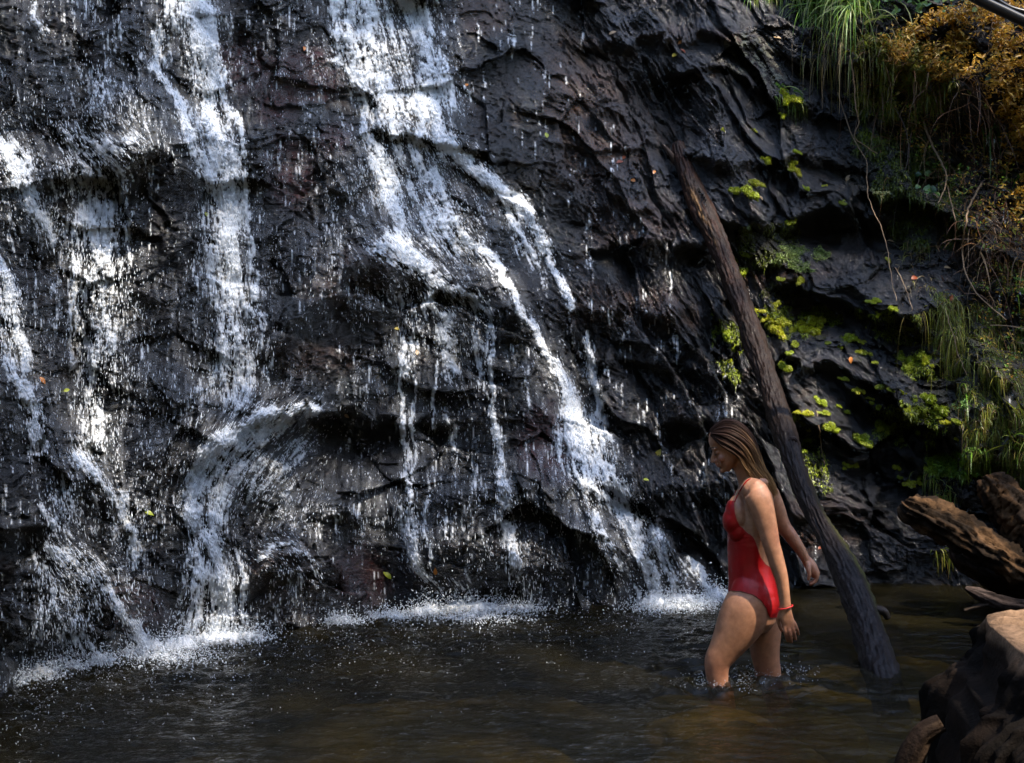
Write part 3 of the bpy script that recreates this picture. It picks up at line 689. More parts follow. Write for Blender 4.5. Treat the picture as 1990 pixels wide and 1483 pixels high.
for s, (label, _) in enumerate(STREAMS):
    sel = (FS == s + 1) & (FMAX > .03)
    q = FQ[sel]; comp = components(q, gh * gw)
    ids, cnt = np.unique(comp, return_counts=True); order = ids[np.argsort(-cnt)]; size = dict(zip(ids, cnt)); o = None; small = []
    for cid in order:
        if o is not None and size[cid] < 160: small.append(cid); continue
        v, f, a = compact(FP, q[comp == cid], fm)
        me = raw_mesh('water_stream' if o is None else 'strand', v, f, True, FOAM_M); add_float(me, 'foam', a)
        if o is None: o = tag(new_obj('water_stream', me), label, 'waterfall', 'streams of the waterfall')
        else: new_obj('strand', me, o)
    if small:
        v, f, a = compact(FP, q[np.isin(comp, small)], fm); me = raw_mesh('water_beads', v, f, True, FOAM_M); add_float(me, 'foam', a); tag(new_obj('water_beads', me, o), kind='stuff')
    k = sgrp == s + 1
    v, f = streaks(sp[k], dd[k], SL[k], SR[k])
    tag(new_obj('spray', raw_mesh('spray', v, f, True, DROP_M), o), kind='stuff')

# loose drops in the air over the pool and splashes on it
n = 4200
ax = RNG.uniform(-60, 1450, n); wy = np.interp(ax, WL[:, 0], WL[:, 1]); ay = wy + np.abs(RNG.normal(0, 62, n)) + 2
t0 = FOC * EYE / (ay - CY); hh = np.abs(RNG.exponential(.018, n))
p = pt(ax, ay, t0); p[:, 2] = hh + .004
keep = (fbm(ax / 60, ay / 18, 3, 405) > -.15) & (RNG.uniform(0, 1, n) < np.interp(ax, [0, 300, 900, 1250, 1420], [.9, 1, 1, .6, .1]))
p = p[keep]; n = len(p)
d = RNG.normal(0, .5, (n, 3)); d[:, 2] += .4; d /= np.linalg.norm(d, axis=1, keepdims=True)
v, f = streaks(p, d, np.exp(RNG.normal(-5.8, .45, n)), np.exp(RNG.normal(-6.55, .4, n)))
tag(new_obj('splash_drops', raw_mesh('splash_drops', v, f, True, DROP_M)), 'fine splash drops over the dark pool below the waterfall', kind='stuff')

# churned white water where the streams land
def foam_patch(label, pts, spread):
    """pts: (x, y, rx, ry, strength) in the photo on the water surface"""
    pts = np.array(pts, float)
    x0, x1 = (pts[:, 0] - 2.6 * pts[:, 2]).min(), (pts[:, 0] + 2.6 * pts[:, 2]).max(); y0, y1 = (pts[:, 1] - 2.4 * pts[:, 3]).min(), (pts[:, 1] + 2.6 * pts[:, 3]).max()
    gx, gy = np.meshgrid(np.arange(x0, x1, 2.2), np.arange(y0, y1, 1.6))
    dn = np.zeros(gx.shape)
    wxx = gx + 10 * fbm(gx / 40, gy / 14, 3, 400)
    for x, y, rx, ry, s in pts: dn = np.maximum(dn, s * np.exp(-((wxx - x) / rx) ** 2 - ((gy - y) / ry) ** 2))
    tx = .55 * fbm(gx / 9, gy / 4, 3, 410) + .5 * (1 - 2 * np.abs(fbm(gx / 22, gy / 8, 3, 420))) - .2
    fo = sstep(0, 1, dn * 1.8 - .62 + .75 * tx)
    t = FOC * EYE / (gy - CY)
    P3 = pt(gx, gy, t); lift = .012 + dn * (.028 + .030 * fbm(gx / 14, gy / 7, 3, 430)) + .012 * fo
    P3[..., 2] = lift
    ii = np.arange(gx.size).reshape(gx.shape)
    q = np.stack([ii[:-1, :-1], ii[1:, :-1], ii[1:, 1:], ii[:-1, 1:]], -1).reshape(-1, 4)
    fl = fo.ravel(); q = q[fl[q].max(1) > .03]
    v, f, a = compact(P3.reshape(-1, 3), q, fl)
    me = raw_mesh('foam_patch', v, f, True, FOAM_M); add_float(me, 'foam', a)
    o = tag(new_obj('foam_patch', me), label, 'foam', 'patches of foam along the foot of the falls')
    m = int(900 * len(pts)); i = RNG.integers(0, len(pts), m)
    jx = pts[i, 0] + RNG.normal(0, .6, m) * pts[i, 2]; jy = pts[i, 1] + RNG.normal(0, .55, m) * pts[i, 3]
    p = pt(jx, jy, FOC * EYE / (jy - CY)); p[:, 2] = RNG.exponential(.035, m) * pts[i, 4] + .01
    d = RNG.normal(0, .6, (m, 3)); d[:, 2] += .7; d /= np.linalg.norm(d, axis=1, keepdims=True)
    v, f = streaks(p, d, np.exp(RNG.normal(-5.1, .4, m)), np.exp(RNG.normal(-5.95, .35, m)))
    tag(new_obj('spray', raw_mesh('spray', v, f, True, DROP_M), o), kind='stuff')
foam_patch('bright churned foam under the curling jet in the lower left', [(300, 1268, 40, 16, 1.0), (350, 1262, 50, 14, 1.05), (420, 1252, 60, 12, 1.1), (480, 1246, 50, 9, .8), (330, 1285, 90, 18, .5), (250, 1275, 30, 10, .7)], 0)
foam_patch('long froth line at the foot of the middle drips', [(830, 1195, 40, 10, .9), (890, 1186, 40, 13, 1.05), (930, 1190, 50, 12, .95), (1000, 1190, 60, 9, .7), (920, 1205, 100, 14, .5), (760, 1204, 40, 7, .55), (660, 1214, 40, 6, .6)], 0)
foam_patch('froth fan at the foot of the rightmost stream beside the woman', [(1270, 1176, 34, 13, 1.1), (1320, 1172, 60, 9, .9), (1390, 1163, 30, 7, .9), (1300, 1188, 80, 12, .55), (1360, 1178, 60, 10, .5)], 0)
foam_patch('thin froth edging the shore in the far lower left corner', [(30, 1330, 30, 10, .75), (80, 1318, 40, 9, .8), (130, 1303, 40, 8, .75), (190, 1292, 40, 7, .7)], 0)

# ------------------------------------------------------------------ timber
def tube_rings(path, rad, nth, disp, cap=True):
    """closed tube round a 3-D path. disp(theta, s, r) -> radius. returns verts, faces (quads), s, theta"""
    path = np.array(path, float); n = len(path)
    tg = np.gradient(path, axis=0); tg /= np.linalg.norm(tg, axis=1, keepdims=True)
    s = np.concatenate([[0], np.cumsum(np.linalg.norm(np.diff(path, axis=0), axis=1))])
    ref = np.array([0.0, -1.0, 0.0]); a = ref - tg * (tg @ ref)[:, None]; a /= np.linalg.norm(a, axis=1, keepdims=True); b = np.cross(tg, a)
    th = np.linspace(0, 2 * np.pi, nth, endpoint=False)
    TH, S = np.meshgrid(th, s); R = disp(TH, S, np.repeat(np.asarray(rad, float)[:, None], nth, 1))
    v = path[:, None] + R[..., None] * (np.cos(TH)[..., None] * a[:, None] + np.sin(TH)[..., None] * b[:, None])
    v = v.reshape(-1, 3); i = np.arange(n * nth).reshape(n, nth); j = np.roll(i, -1, 1)
    f = np.stack([i[:-1], j[:-1], j[1:], i[1:]], -1).reshape(-1, 4)
    TH = TH.ravel(); S = S.ravel()
    if cap:
        c0, c1 = len(v), len(v) + 1
        v = np.concatenate([v, path[:1], path[-1:]]); TH = np.append(TH, [0, 0]); S = np.append(S, [0, s[-1]])
        f = np.concatenate([f, np.stack([j[0], i[0], np.full(nth, c0), np.full(nth, c0)], -1), np.stack([i[-1], j[-1], np.full(nth, c1), np.full(nth, c1)], -1)])
    return v, f, S, TH
def fix_tris(v, f):
    """quads with a doubled corner -> all triangles"""
    t = np.concatenate([f[:, [0, 1, 2]], f[:, [0, 2, 3]]]); ok = (t[:, 0] != t[:, 1]) & (t[:, 1] != t[:, 2]) & (t[:, 0] != t[:, 2])
    return v, t[ok]
def spline(pts, n):
    pts = np.array(pts, float); m = len(pts)
    d = np.concatenate([[0], np.cumsum(np.linalg.norm(np.diff(pts, axis=0), axis=1))]); u = np.linspace(0, d[-1], n)
    out = np.zeros((n, pts.shape[1])); tg = np.gradient(pts, d, axis=0)
    k = np.clip(np.searchsorted(d, u) - 1, 0, m - 2); h = (d[k + 1] - d[k])[:, None]; x = ((u - d[k]) / (d[k + 1] - d[k]))[:, None]
    return (2 * x**3 - 3 * x**2 + 1) * pts[k] + (x**3 - 2 * x**2 + x) * h * tg[k] + (-2 * x**3 + 3 * x**2) * pts[k + 1] + (x**3 - x**2) * h * tg[k + 1]
def cyl_noise(f, TH, S, kt, ks, *a):
    """noise on a cylinder without a seam"""
    m = .5 - .5 * np.cos(TH / 2 * 2); w = sstep(np.pi * 1.6, np.pi * 2, TH)
    return f(TH * kt, S * ks, *a) * (1 - w) + f((TH - 2 * np.pi) * kt, S * ks, *a) * w
def bark(a_low, a_rid, seed, kt=2.2, ks=1.4):
    def d(TH, S, R):
        return R * (1 + a_low * cyl_noise(lambda x, y: fbm(x, y, 3, seed), TH, S, .9, 2.2)) + a_rid * (cyl_noise(lambda x, y: ridged(x, y, 3, seed + 9), TH, S, kt, ks) - 1.0) + a_rid * .6 * cyl_noise(lambda x, y: fbm(x, y, 3, seed + 15), TH, S, 4, 9)
    return d
def wood_mat(name, c1, c2, wet, scale=(22, 22, 3), attr=None, bstr=.9):
    m, nt, out = mat_new(name)
    p = nd(nt, 'BsdfPrincipled'); vec = objcoord(nt)
    if attr:
        at = nt.nodes.new('ShaderNodeAttribute'); at.attribute_name = attr; base = at.outputs['Color']
    n1 = noise(nt, vec, 6, 6, .6); n2 = noise(nt, vec, 40, 5, .6)
    col = mixcol(nt, mapr(nt, n1, .35, .65, 0, 1), c1, c2)
    if attr: col = mixcol(nt, 1.0, base, mixcol(nt, mapr(nt, n2, .3, .7, 0, 1), (.55, .55, .55), (1.5, 1.5, 1.5)), 'MULTIPLY')
    else: col = mixcol(nt, 1.0, col, mixcol(nt, mapr(nt, n2, .3, .7, 0, 1), (.5, .5, .5), (1.5, 1.5, 1.5)), 'MULTIPLY')
    nt.links.new(col, p.inputs['Base Color'])
    rr = mapr(nt, n1, .3, .7, .5 if wet else .75, .75 if wet else .95); nt.links.new(rr, p.inputs['Roughness'])
    p.inputs['Specular IOR Level'].default_value = .16 if wet else .10
    p.inputs['Coat Weight'].default_value = .10 if wet else 0; p.inputs['Coat Roughness'].default_value = .2
    b1 = bump(nt, noise(nt, vec, 30, 6, .65), bstr, .010); b2 = bump(nt, noise(nt, vec, 110, 4, .6), .5, .004, b1)
    nt.links.new(b2, p.inputs['Normal']); nt.links.new(p.outputs[0], out.inputs[0]); return m

# the long leaning log
LP = np.array([(1316, 280, 11), (1321, 296, 15), (1332, 348, 18), (1364, 402, 23), (1389, 456, 20), (1412, 510, 19), (1429, 564, 20), (1450, 618, 20.5), (1463, 645, 23), (1484, 726, 21), (1511, 789, 22.5), (1530, 852, 24), (1540, 894, 19), (1555, 950, 19), (1602, 1034, 20.5), (1641, 1097, 27), (1668, 1160, 30), (1687, 1223, 30), (1706, 1286, 35), (1722, 1340, 36), (1740, 1400, 36)], float)
ss = spline(LP, 360)
top_t = float(surf(1320., 300.)[0][1]) - .12
k = (ss[:, 1] - 286) / (1310 - 286); tl = top_t + (5.86 - top_t) * np.clip(k, 0, 1.15) ** .9
crowd = np.array([float(surf(float(a), float(min(b, 1120)))[0][1]) for a, b in ss[:, :2]])
tl = np.minimum(tl, np.where(ss[:, 1] < 1100, crowd - .06, 99))
for k_ in (0, 1): ss[:, k_] = np.convolve(np.pad(ss[:, k_], 30, 'reflect', reflect_type='odd'), np.ones(61) / 61, 'valid')
tl = np.convolve(np.pad(tl, 12, 'edge'), np.ones(25) / 25, 'valid')
lp = pt(ss[:, 0], ss[:, 1], tl); lr = ss[:, 2] / FOC * tl
v, f, S, TH = tube_rings(lp, lr, 72, bark(.11, .010, 600, 7, 4.5)); v, f = fix_tris(v, f)
fr = S / S.max()
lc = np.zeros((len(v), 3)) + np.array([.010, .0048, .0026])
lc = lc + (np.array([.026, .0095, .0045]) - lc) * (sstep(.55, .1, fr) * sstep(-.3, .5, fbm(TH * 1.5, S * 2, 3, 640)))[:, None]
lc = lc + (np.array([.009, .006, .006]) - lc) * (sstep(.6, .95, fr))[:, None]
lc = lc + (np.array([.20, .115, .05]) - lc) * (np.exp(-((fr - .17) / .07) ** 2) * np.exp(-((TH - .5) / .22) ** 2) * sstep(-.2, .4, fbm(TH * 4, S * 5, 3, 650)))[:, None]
lc = lc + (np.array([.055, .055, .012]) - lc) * (np.exp(-((fr - .80) / .09) ** 2) * sstep(4.2, 4.9, TH) * sstep(5.9, 5.2, TH) * .8)[:, None]
LOGM = wood_mat('wet_log', (.03, .02, .015), (.05, .03, .02), True, attr='col', bstr=1.0)

log = empty('leaning_log', tuple(lp[-1]), 'long dark wet log leaning from the pool up against the rock wall', 'log')
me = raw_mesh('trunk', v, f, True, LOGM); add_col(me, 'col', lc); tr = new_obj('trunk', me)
def on_log(py, side=0.0):
    i = int(np.argmin(abs(ss[:, 1] - py))); return lp[i], lr[i]
c, r = on_log(866)
kp = [c + np.array([.014 + .024 * math.cos(a), -r * (.95 - .1 * abs(math.cos(a))), .046 * math.sin(a)]) for a in np.linspace(0, 2 * np.pi, 34)]
v, f, S, TH = tube_rings(kp, np.full(34, .011), 12, bark(.2, .004, 660, 2, 8)); v, f = fix_tris(v, f)
me = raw_mesh('knot', v, f, True, LOGM); add_col(me, 'col', np.tile([.022, .014, .012], (len(v), 1))); kn = new_obj('knot', me)
c, r = on_log(1185)
sp_ = spline([c + np.array([r * .6, -.02, 0]), c + np.array([r * 1.25, -.05, .0]), c + np.array([r * 1.55, -.05, -.035])], 14)
v, f, S, TH = tube_rings(sp_, np.linspace(.026, .014, 14), 12, bark(.15, .004, 670)); v, f = fix_tris(v, f)
me = raw_mesh('branch_stub', v, f, True, LOGM); add_col(me, 'col', np.tile([.03, .02, .014], (len(v), 1))); st = new_obj('branch_stub', me)
c, r = on_log(300)
sp_ = spline([c + np.array([-r * .5, -.02, -.08]), c + np.array([-r * 1.6, -.03, .02]), c + np.array([-r * 2.2, -.0, .07])], 12)
v, f, S, TH = tube_rings(sp_, np.linspace(.03, .008, 12), 10, bark(.15, .004, 680)); v, f = fix_tris(v, f)
me = raw_mesh('branch_stub', v, f, True, LOGM); add_col(me, 'col', np.tile([.05, .03, .02], (len(v), 1))); st2 = new_obj('branch_stub', me)
rotate_parented([tr, kn, st, st2], log)

DRY = wood_mat('weathered_wood', (.2, .13, .08), (.3, .2, .12), False, attr='col')
def timber(name, label, path, t0, t1, seed, col, dark, n=120, nth=56, low=.16, rid=.02, cracks=0.0, cat='driftwood', group=None):
    q = spline(path, n); t = np.linspace(t0, t1, n); p3 = pt(q[:, 0], q[:, 1], t); r = q[:, 2] / FOC * t
    base = bark(low, rid, seed, 2.6, 2.2)
    def disp(TH, S, R):
        d = base(TH, S, R)
        if cracks:
            h, e, _ = facets(S * 14, TH * 2.2 * (1 + 0 * S), seed + 3, .2); d = d - cracks * (1 - sstep(0, .16, e)) + .3 * cracks * h
        return d
    v, f, S, TH = tube_rings(p3, r, nth, disp); v, f = fix_tris(v, f)
    mix = sstep(-.35, .45, fbm(TH * 1.1, S * 5, 3, seed + 30))
    c = np.array(dark) + (np.array(col) - np.array(dark)) * mix[:, None]
    me = raw_mesh(name, v, f, True, DRY); add_col(me, 'col', c)
    return tag(new_obj(name, me), label, cat, group)
timber('driftwood_log', 'weathered tan driftwood log with a blunt tip pointing left toward the rock', [(1757, 980, 4), (1762, 984, 20), (1790, 998, 31), (1845, 1025, 36), (1900, 1055, 33), (1960, 1090, 36), (2060, 1140, 44)], 7.25, 6.9, 700, (.070, .038, .018), (.011, .0065, .0035), low=.22, rid=.030, cracks=.008)
timber('driftwood_log', 'upright broken driftwood log with cracked brown bark above the tan one', [(1912, 932, 4), (1919, 938, 24), (1950, 972, 44), (1995, 1022, 56), (2060, 1090, 60), (2120, 1150, 66)], 7.3, 6.9, 720, (.064, .034, .015), (.010, .006, .0035), low=.2, rid=.03, cracks=.026)
timber('driftwood_log', 'dark log shape added as the shadow under the driftwood at the water edge', [(1850, 1062, 8), (1870, 1078, 26), (1930, 1105, 40), (2010, 1125, 50), (2110, 1140, 56)], 7.45, 7.3, 740, (.03, .018, .012), (.010, .007, .005))  # added dark shape that stands in for the shadow below the other logs
timber('driftwood_branch', 'thin forked grey branch lying on the water behind the big stump', [(1876, 1143, 4), (1892, 1150, 9), (1915, 1161, 13), (1945, 1172, 14), (1990, 1176, 11), (2050, 1180, 10)], 6.9, 6.7, 760, (.06, .042, .034), (.016, .011, .009), 80, 30, .2, .008)
timber('driftwood_twig', 'short dark twig poking left from under the forked branch', [(1874, 1187, 3), (1895, 1181, 5), (1925, 1174, 7), (1950, 1172, 7)], 6.88, 6.82, 770, (.05, .035, .025), (.02, .014, .01), 40, 16, .2, .004)

# the big broken stump in the right foreground
def stump():
    zs = np.concatenate([np.linspace(-.75, .36, 60), np.linspace(.365, .56, 34)])
    nth = 200; th = np.linspace(0, 2 * np.pi, nth, endpoint=False)
    xl = np.interp(zs, [-.75, 0, .20, .335, .345, .39, .40, .50, .56], [1.31, 1.345, 1.36, 1.37, 1.415, 1.43, 1.475, 1.52, 1.54])
    V = []
    XZ, XV = zs, xl
    for z, x in zip(zs, xl):
        x = np.interp(z + .02 * fbm(th * 7, 0 * th + 3, 3, 805) * np.interp(z, [-.7, .2, .5, .56], [1, 1, .6, 0]), XZ, XV)
        hw = 1.05 - (x - 1.4) * .5; cx = x + hw; cy = 3.86; hd = .52 - (x - 1.4) * .25
        c, s = np.cos(th), np.sin(th); e = .32
        px_ = cx + hw * np.sign(c) * np.abs(c) ** e; py_ = cy + hd * np.sign(s) * np.abs(s) ** e
        px_ = px_ + (py_ - cy) * .16
        dn = .045 * fbm(th * 6, z * 3 + 0 * th, 4, 800) + .040 * (ridged(th * 11, z * 1.6 + 0 * th, 4, 810) - 1)
        dn *= (1 - sstep(.48, .56, z)) * sstep(0, .35, np.minimum(th, 2 * np.pi - th) + .0001) * .9 + .1
        V.append(np.stack([px_ - np.sign(-c) * 0 + c * dn * -1 * -1, py_ + s * dn, np.full(nth, z)], 1))
    V = np.array(V); n = len(zs)
    # ragged top rim, gentle crown on the sawn-looking top
    v = V.reshape(-1, 3); i = np.arange(n * nth).reshape(n, nth); j = np.roll(i, -1, 1)
    f = [np.stack([i[:-1], j[:-1], j[1:], i[1:]], -1).reshape(-1, 4)]
    rim = V[-1]; cen = rim.mean(0); last = i[-1]
    vs = [v]; cnt = len(v)
    for q in np.linspace(.94, .02, 40):
        r2 = cen + (rim - cen) * q
        r2[:, 2] = .56 + .030 * fbm(r2[:, 0] * 3, r2[:, 1] * 14, 4, 820) + .03 * (1 - q) - .05 * sstep(3.9, 3.4, r2[:, 1])
        cur = np.arange(cnt, cnt + nth); cnt += nth; vs.append(r2)
        f.append(np.stack([last, np.roll(last, -1), np.roll(cur, -1), cur], -1)); last = cur
    return np.concatenate(vs), np.concatenate(f)
v, f = stump()
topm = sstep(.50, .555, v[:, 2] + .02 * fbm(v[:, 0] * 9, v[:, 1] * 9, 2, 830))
sc_ = np.array([.004, .0026, .0018]) + (np.array([.011, .0065, .004]) - np.array([.004, .0026, .0018])) * sstep(-.2, .5, fbm(v[:, 1] * 5, v[:, 2] * 7, 3, 840))[:, None]  # near-black sides: their shade is put into the wood colour
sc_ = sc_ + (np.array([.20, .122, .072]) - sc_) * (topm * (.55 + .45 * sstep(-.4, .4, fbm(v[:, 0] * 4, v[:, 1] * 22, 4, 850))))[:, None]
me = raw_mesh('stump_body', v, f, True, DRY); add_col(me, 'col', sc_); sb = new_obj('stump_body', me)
stump_o = empty('broken_stump', (2.2, 3.86, -.5), 'huge dark broken stump with a pale sunlit top in the right foreground', 'stump')
kids = [sb]
rotate_parented(kids, stump_o)
timber('tree_root', 'smooth pale brown root hump at the base of the big stump', [(1752, 1600, 26), (1758, 1530, 28), (1772, 1466, 26), (1796, 1424, 20), (1830, 1405, 16)], 4.02, 3.98, 880, (.05, .031, .019), (.02, .012, .008), 60, 34, .10, .006, cat='root')

# black pipes at the top right corner
PIPE = simple_mat('black_plastic', (.012, .013, .016), .28, .2, 30, 0, 0)
for lbl, pa, rad in (('thick black plastic pipe crossing the top right corner', [(1870, -20), (1912, 4), (1950, 22), (1984, 38), (2060, 66)], .030),
                     ('thin black hose running beside the thick pipe in the top right corner', [(1900, -22), (1930, -4), (1960, 14), (2000, 26), (2060, 46)], .014)):
    q = spline(pa, 40); p3 = pt(q[:, 0], q[:, 1], np.full(40, 6.7))
    v, f, S, TH = tube_rings(p3, np.full(40, rad), 20, lambda T_, S_, R_: R_); v, f = fix_tris(v, f)
    tag(new_obj('pipe' if rad > .02 else 'hose', raw_mesh('pipe', v, f, True, PIPE)), lbl, 'pipe' if rad > .02 else 'hose')

# submerged stone by the woman's feet
def lump(name, c, sx, sy, sz, seed, mat, amp=.18, n=48):
    th, ph = np.meshgrid(np.linspace(0, 2 * np.pi, n, endpoint=False), np.linspace(0.001, np.pi - .001, n // 2))
    d = np.stack([np.sin(ph) * np.cos(th), np.sin(ph) * np.sin(th), np.cos(ph)], -1)
    r = 1 + amp * fbm(d[..., 0] * 1.6 + d[..., 2], d[..., 1] * 1.6 - d[..., 2], 4, seed)
    v = (d * r[..., None] * np.array([sx, sy, sz]) + np.array(c)).reshape(-1, 3)
    i = np.arange(len(v)).reshape(th.shape); j = np.roll(i, -1, 1)
    return raw_mesh(name, v, np.stack([i[:-1], i[1:], j[1:], j[:-1]], -1).reshape(-1, 4), True, mat)
SUBST = simple_mat('submerged_stone', (.24, .19, .065), .8, .5, 12, .6, .02)
for c, s3, lbl in (((.86, 5.30, -.20), (.30, .13, .14), 'yellow brown sunken stone under the water left of the woman'), ((1.28, 5.36, -.20), (.24, .12, .13), 'yellow brown sunken stone under the water behind the woman')):
    tag(new_obj('sunken_stone', lump('sunken_stone', c, *s3, 900, SUBST)), lbl, 'stone')

# ------------------------------------------------------------------ plants
def ribbons(root, d, L, w, droop, K=6, curl=0.0):
    n = len(root); u = np.linspace(0, 1, K)[None, :, None]
    L = np.asarray(L)[:, None, None]; g = np.array([0, 0, -1.])
    c = root[:, None] + d[:, None] * L * (u - .35 * u * u * np.clip(droop, 0, 1.5)[:, None, None]) + g * (L * droop[:, None, None] * u * u * .85)
    if curl: c = c + curl * L * np.sin(u * 5 + RNG.uniform(0, 6, (n, 1, 1))) * RNG.normal(0, 1, (n, 1, 3))
    sd_ = np.cross(d, RNG.normal(0, 1, (n, 3)) * .6 + np.array([0, -1.0, .2])); sd_ /= np.linalg.norm(sd_, axis=1, keepdims=True) + 1e-9
    wt = (np.asarray(w)[:, None, None] * (1 - u ** 1.6) * .5 + .0004)
    v = np.stack([c - sd_[:, None] * wt, c + sd_[:, None] * wt], 2).reshape(-1, 3)
    b = np.arange(n)[:, None, None] * 2 * K + np.arange(K - 1)[None, :, None] * 2 + np.array([0, 1, 3, 2])[None, None]
    return v, b.reshape(-1, 4)
VEG = simple_mat('foliage', (.1, .1, .1), .42, .25, 14, 0, 0, attr='col', transl=.35)
def veg_obj(name, v, f, percol, rep, parent=None):
    me = raw_mesh(name, v, f, False, VEG); add_col(me, 'col', np.repeat(percol, rep, 0)); return new_obj(name, me, parent)
def pal(n, cols, jit=.25):
    c = np.array(cols, float); i = RNG.integers(0, len(c), n); return np.clip(c[i] * np.exp(RNG.normal(0, jit, (n, 1))), 0, 1)
GREEN = [(.10, .21, .012), (.14, .27, .02), (.20, .30, .03), (.24, .28, .05)]
OLIVE = [(.20, .22, .02), (.26, .25, .03), (.14, .18, .015), (.24, .18, .04)]
GOLD = [(.50, .27, .025), (.42, .21, .02), (.55, .34, .05), (.30, .15, .015), (.36, .24, .03)]
STRAW = [(.28, .20, .08), (.22, .14, .06), (.33, .26, .12)]
BROWN = [(.16, .07, .03), (.10, .045, .02), (.20, .10, .045), (.26, .16, .07)]

def tuft(label, spots, n, length, width, droop, cols, name='grass_tuft', cat='grass', outl=.7, side=.7, group=None):
    """spots: (x, y, spread x, spread y) in the photo"""
    sp_ = np.array(spots, float); i = RNG.integers(0, len(sp_), n)
    px = sp_[i, 0] + RNG.normal(0, 1, n) * sp_[i, 2]; py = sp_[i, 1] + RNG.normal(0, 1, n) * sp_[i, 3]
    r, nn = surf(px, py, .0)
    d = np.stack([RNG.normal(0, side, n), -np.abs(RNG.normal(outl, .3, n)), RNG.normal(.35, .35, n)], 1); d /= np.linalg.norm(d, axis=1, keepdims=True)
    v, f = ribbons(r, d, length * np.exp(RNG.normal(0, .3, n)), width * np.exp(RNG.normal(0, .25, n)), np.clip(RNG.normal(droop, .3, n), .1, 2.2), 8)
    c, _ = surf(float(sp_[0, 0]), float(sp_[0, 1]))
    e = empty(name, tuple(c), label, cat, group)
    o = veg_obj('blades', v, f, pal(n, cols), 16); tag(o, kind='stuff'); rotate_parented([o], e); return e
tuft('big tuft of long green grass hanging over the rock at the top', [(1625, -6, 34, 16), (1590, 10, 24, 14), (1660, 4, 26, 16)], 460, .38, .013, .95, GREEN + [(.28, .30, .09)], outl=.9, side=.9)
tuft('straw coloured dead grass hanging beneath the big green tuft', [(1640, 60, 30, 26), (1600, 90, 18, 26), (1680, 100, 40, 24)], 200, .26, .007, 1.5, STRAW + OLIVE)
tuft('small bright green grass tuft at the top edge left of the big one', [(1480, -14, 16, 8), (1500, -20, 20, 8), (1545, -12, 14, 8)], 140, .14, .008, 1.2, GREEN)
tuft('broad bladed dark green tuft in the brown root tangle', [(1925, 255, 10, 8)], 34, .26, .017, 1.1, [(.05, .11, .015), (.07, .14, .02)], side=.9)
tuft('little grass tuft drooping from a mossy rock left of the vines', [(1532, 192, 18, 10), (1548, 205, 8, 8)], 110, .09, .005, 1.4, GREEN)
tuft('tuft of yellow green grass on the lower right bank', [(1850, 610, 26, 20), (1870, 680, 30, 30), (1840, 640, 14, 20)], 420, .18, .005, 1.7, OLIVE + [(.22, .26, .03)])
tuft('tall green grass growing above the driftwood at the right edge', [(1965, 880, 24, 24), (1985, 830, 18, 30), (1990, 900, 14, 20)], 260, .20, .008, .5, GREEN + OLIVE)
tuft('dry thin grass straggling over the smooth blue slab', [(1760, 500, 14, 10), (1790, 540, 12, 24), (1770, 480, 30, 8)], 90, .16, .004, 1.6, STRAW + OLIVE)
tuft('grass fringe hanging down at the lower edge of the mossy bank', [(1820, 925, 16, 12), (1835, 960, 10, 10)], 120, .12, .005, 1.6, OLIVE + GREEN)
tuft('short yellow grass tuft beneath the tan driftwood log', [(1830, 1080, 7, 8)], 50, .07, .004, 1.5, OLIVE)
def sward(name, label, poly, n, L, w, droop, cols, out0=0.0, kind='stuff', side=.5):
    q = []; poly = np.array(poly, float)
    while len(q) < n:
        x = RNG.uniform(poly[:, 0].min(), poly[:, 0].max(), 4000); y = RNG.uniform(poly[:, 1].min(), poly[:, 1].max(), 4000)
        dn = sstep(-.45, .25, fbm(x / 34, y / 44, 3, 950)); k = in_poly(x + 14 * perlin(x / 20, y / 20, 955), y + 14 * perlin(x / 20, y / 20, 956), poly) & (RNG.uniform(0, 1, 4000) < dn); q += list(zip(x[k], y[k]))
    q = np.array(q[:n]); r, nn = surf(q[:, 0], q[:, 1], out0)
    d = np.stack([RNG.normal(0, side, n), -np.abs(RNG.normal(.6, .3, n)), RNG.normal(.1, .4, n)], 1); d /= np.linalg.norm(d, axis=1, keepdims=True)
    v, f = ribbons(r, d, L * np.exp(RNG.normal(0, .35, n)), w * np.exp(RNG.normal(0, .25, n)), np.clip(RNG.normal(droop, .35, n), .1, 2.4), 5)
    return tag(veg_obj(name, v, f, pal(n, cols), 10), label, None, None, kind)
sward('bank_grass', None, [(1815, 560), (1990, 640), (2060, 700), (2060, 930), (1940, 930), (1880, 880), (1850, 740), (1800, 640)], 8000, .075, .0040, 1.3, [(.19, .20, .018), (.24, .23, .03), (.13, .17, .014), (.20, .15, .03), (.10, .06, .02), (.14, .22, .018)])
sward('bank_moss', None, [(1650, 220), (1720, 200), (1800, 260), (1870, 340), (1880, 470), (1800, 500), (1730, 470), (1700, 380), (1660, 300)], 9000, .04, .006, .9, [(.09, .12, .010), (.14, .17, .014), (.05, .075, .008)])
sward('bank_moss', None, [(1640, 70), (1760, 60), (1860, 120), (1850, 200), (1760, 230), (1660, 190)], 5200, .06, .007, 1.0, [(.20, .22, .02), (.14, .18, .012), (.24, .20, .02)])
sward('bank_moss', None, [(1500, 545), (1570, 600), (1620, 610), (1500, 640), (1470, 600)], 700, .02, .004, .8, [(.12, .14, .015), (.08, .09, .012)])
sward('bank_moss', None, [(1795, 890), (1860, 880), (1930, 900), (1900, 925), (1830, 930)], 4200, .035, .006, .9, [(.22, .32, .015), (.18, .27, .015)])
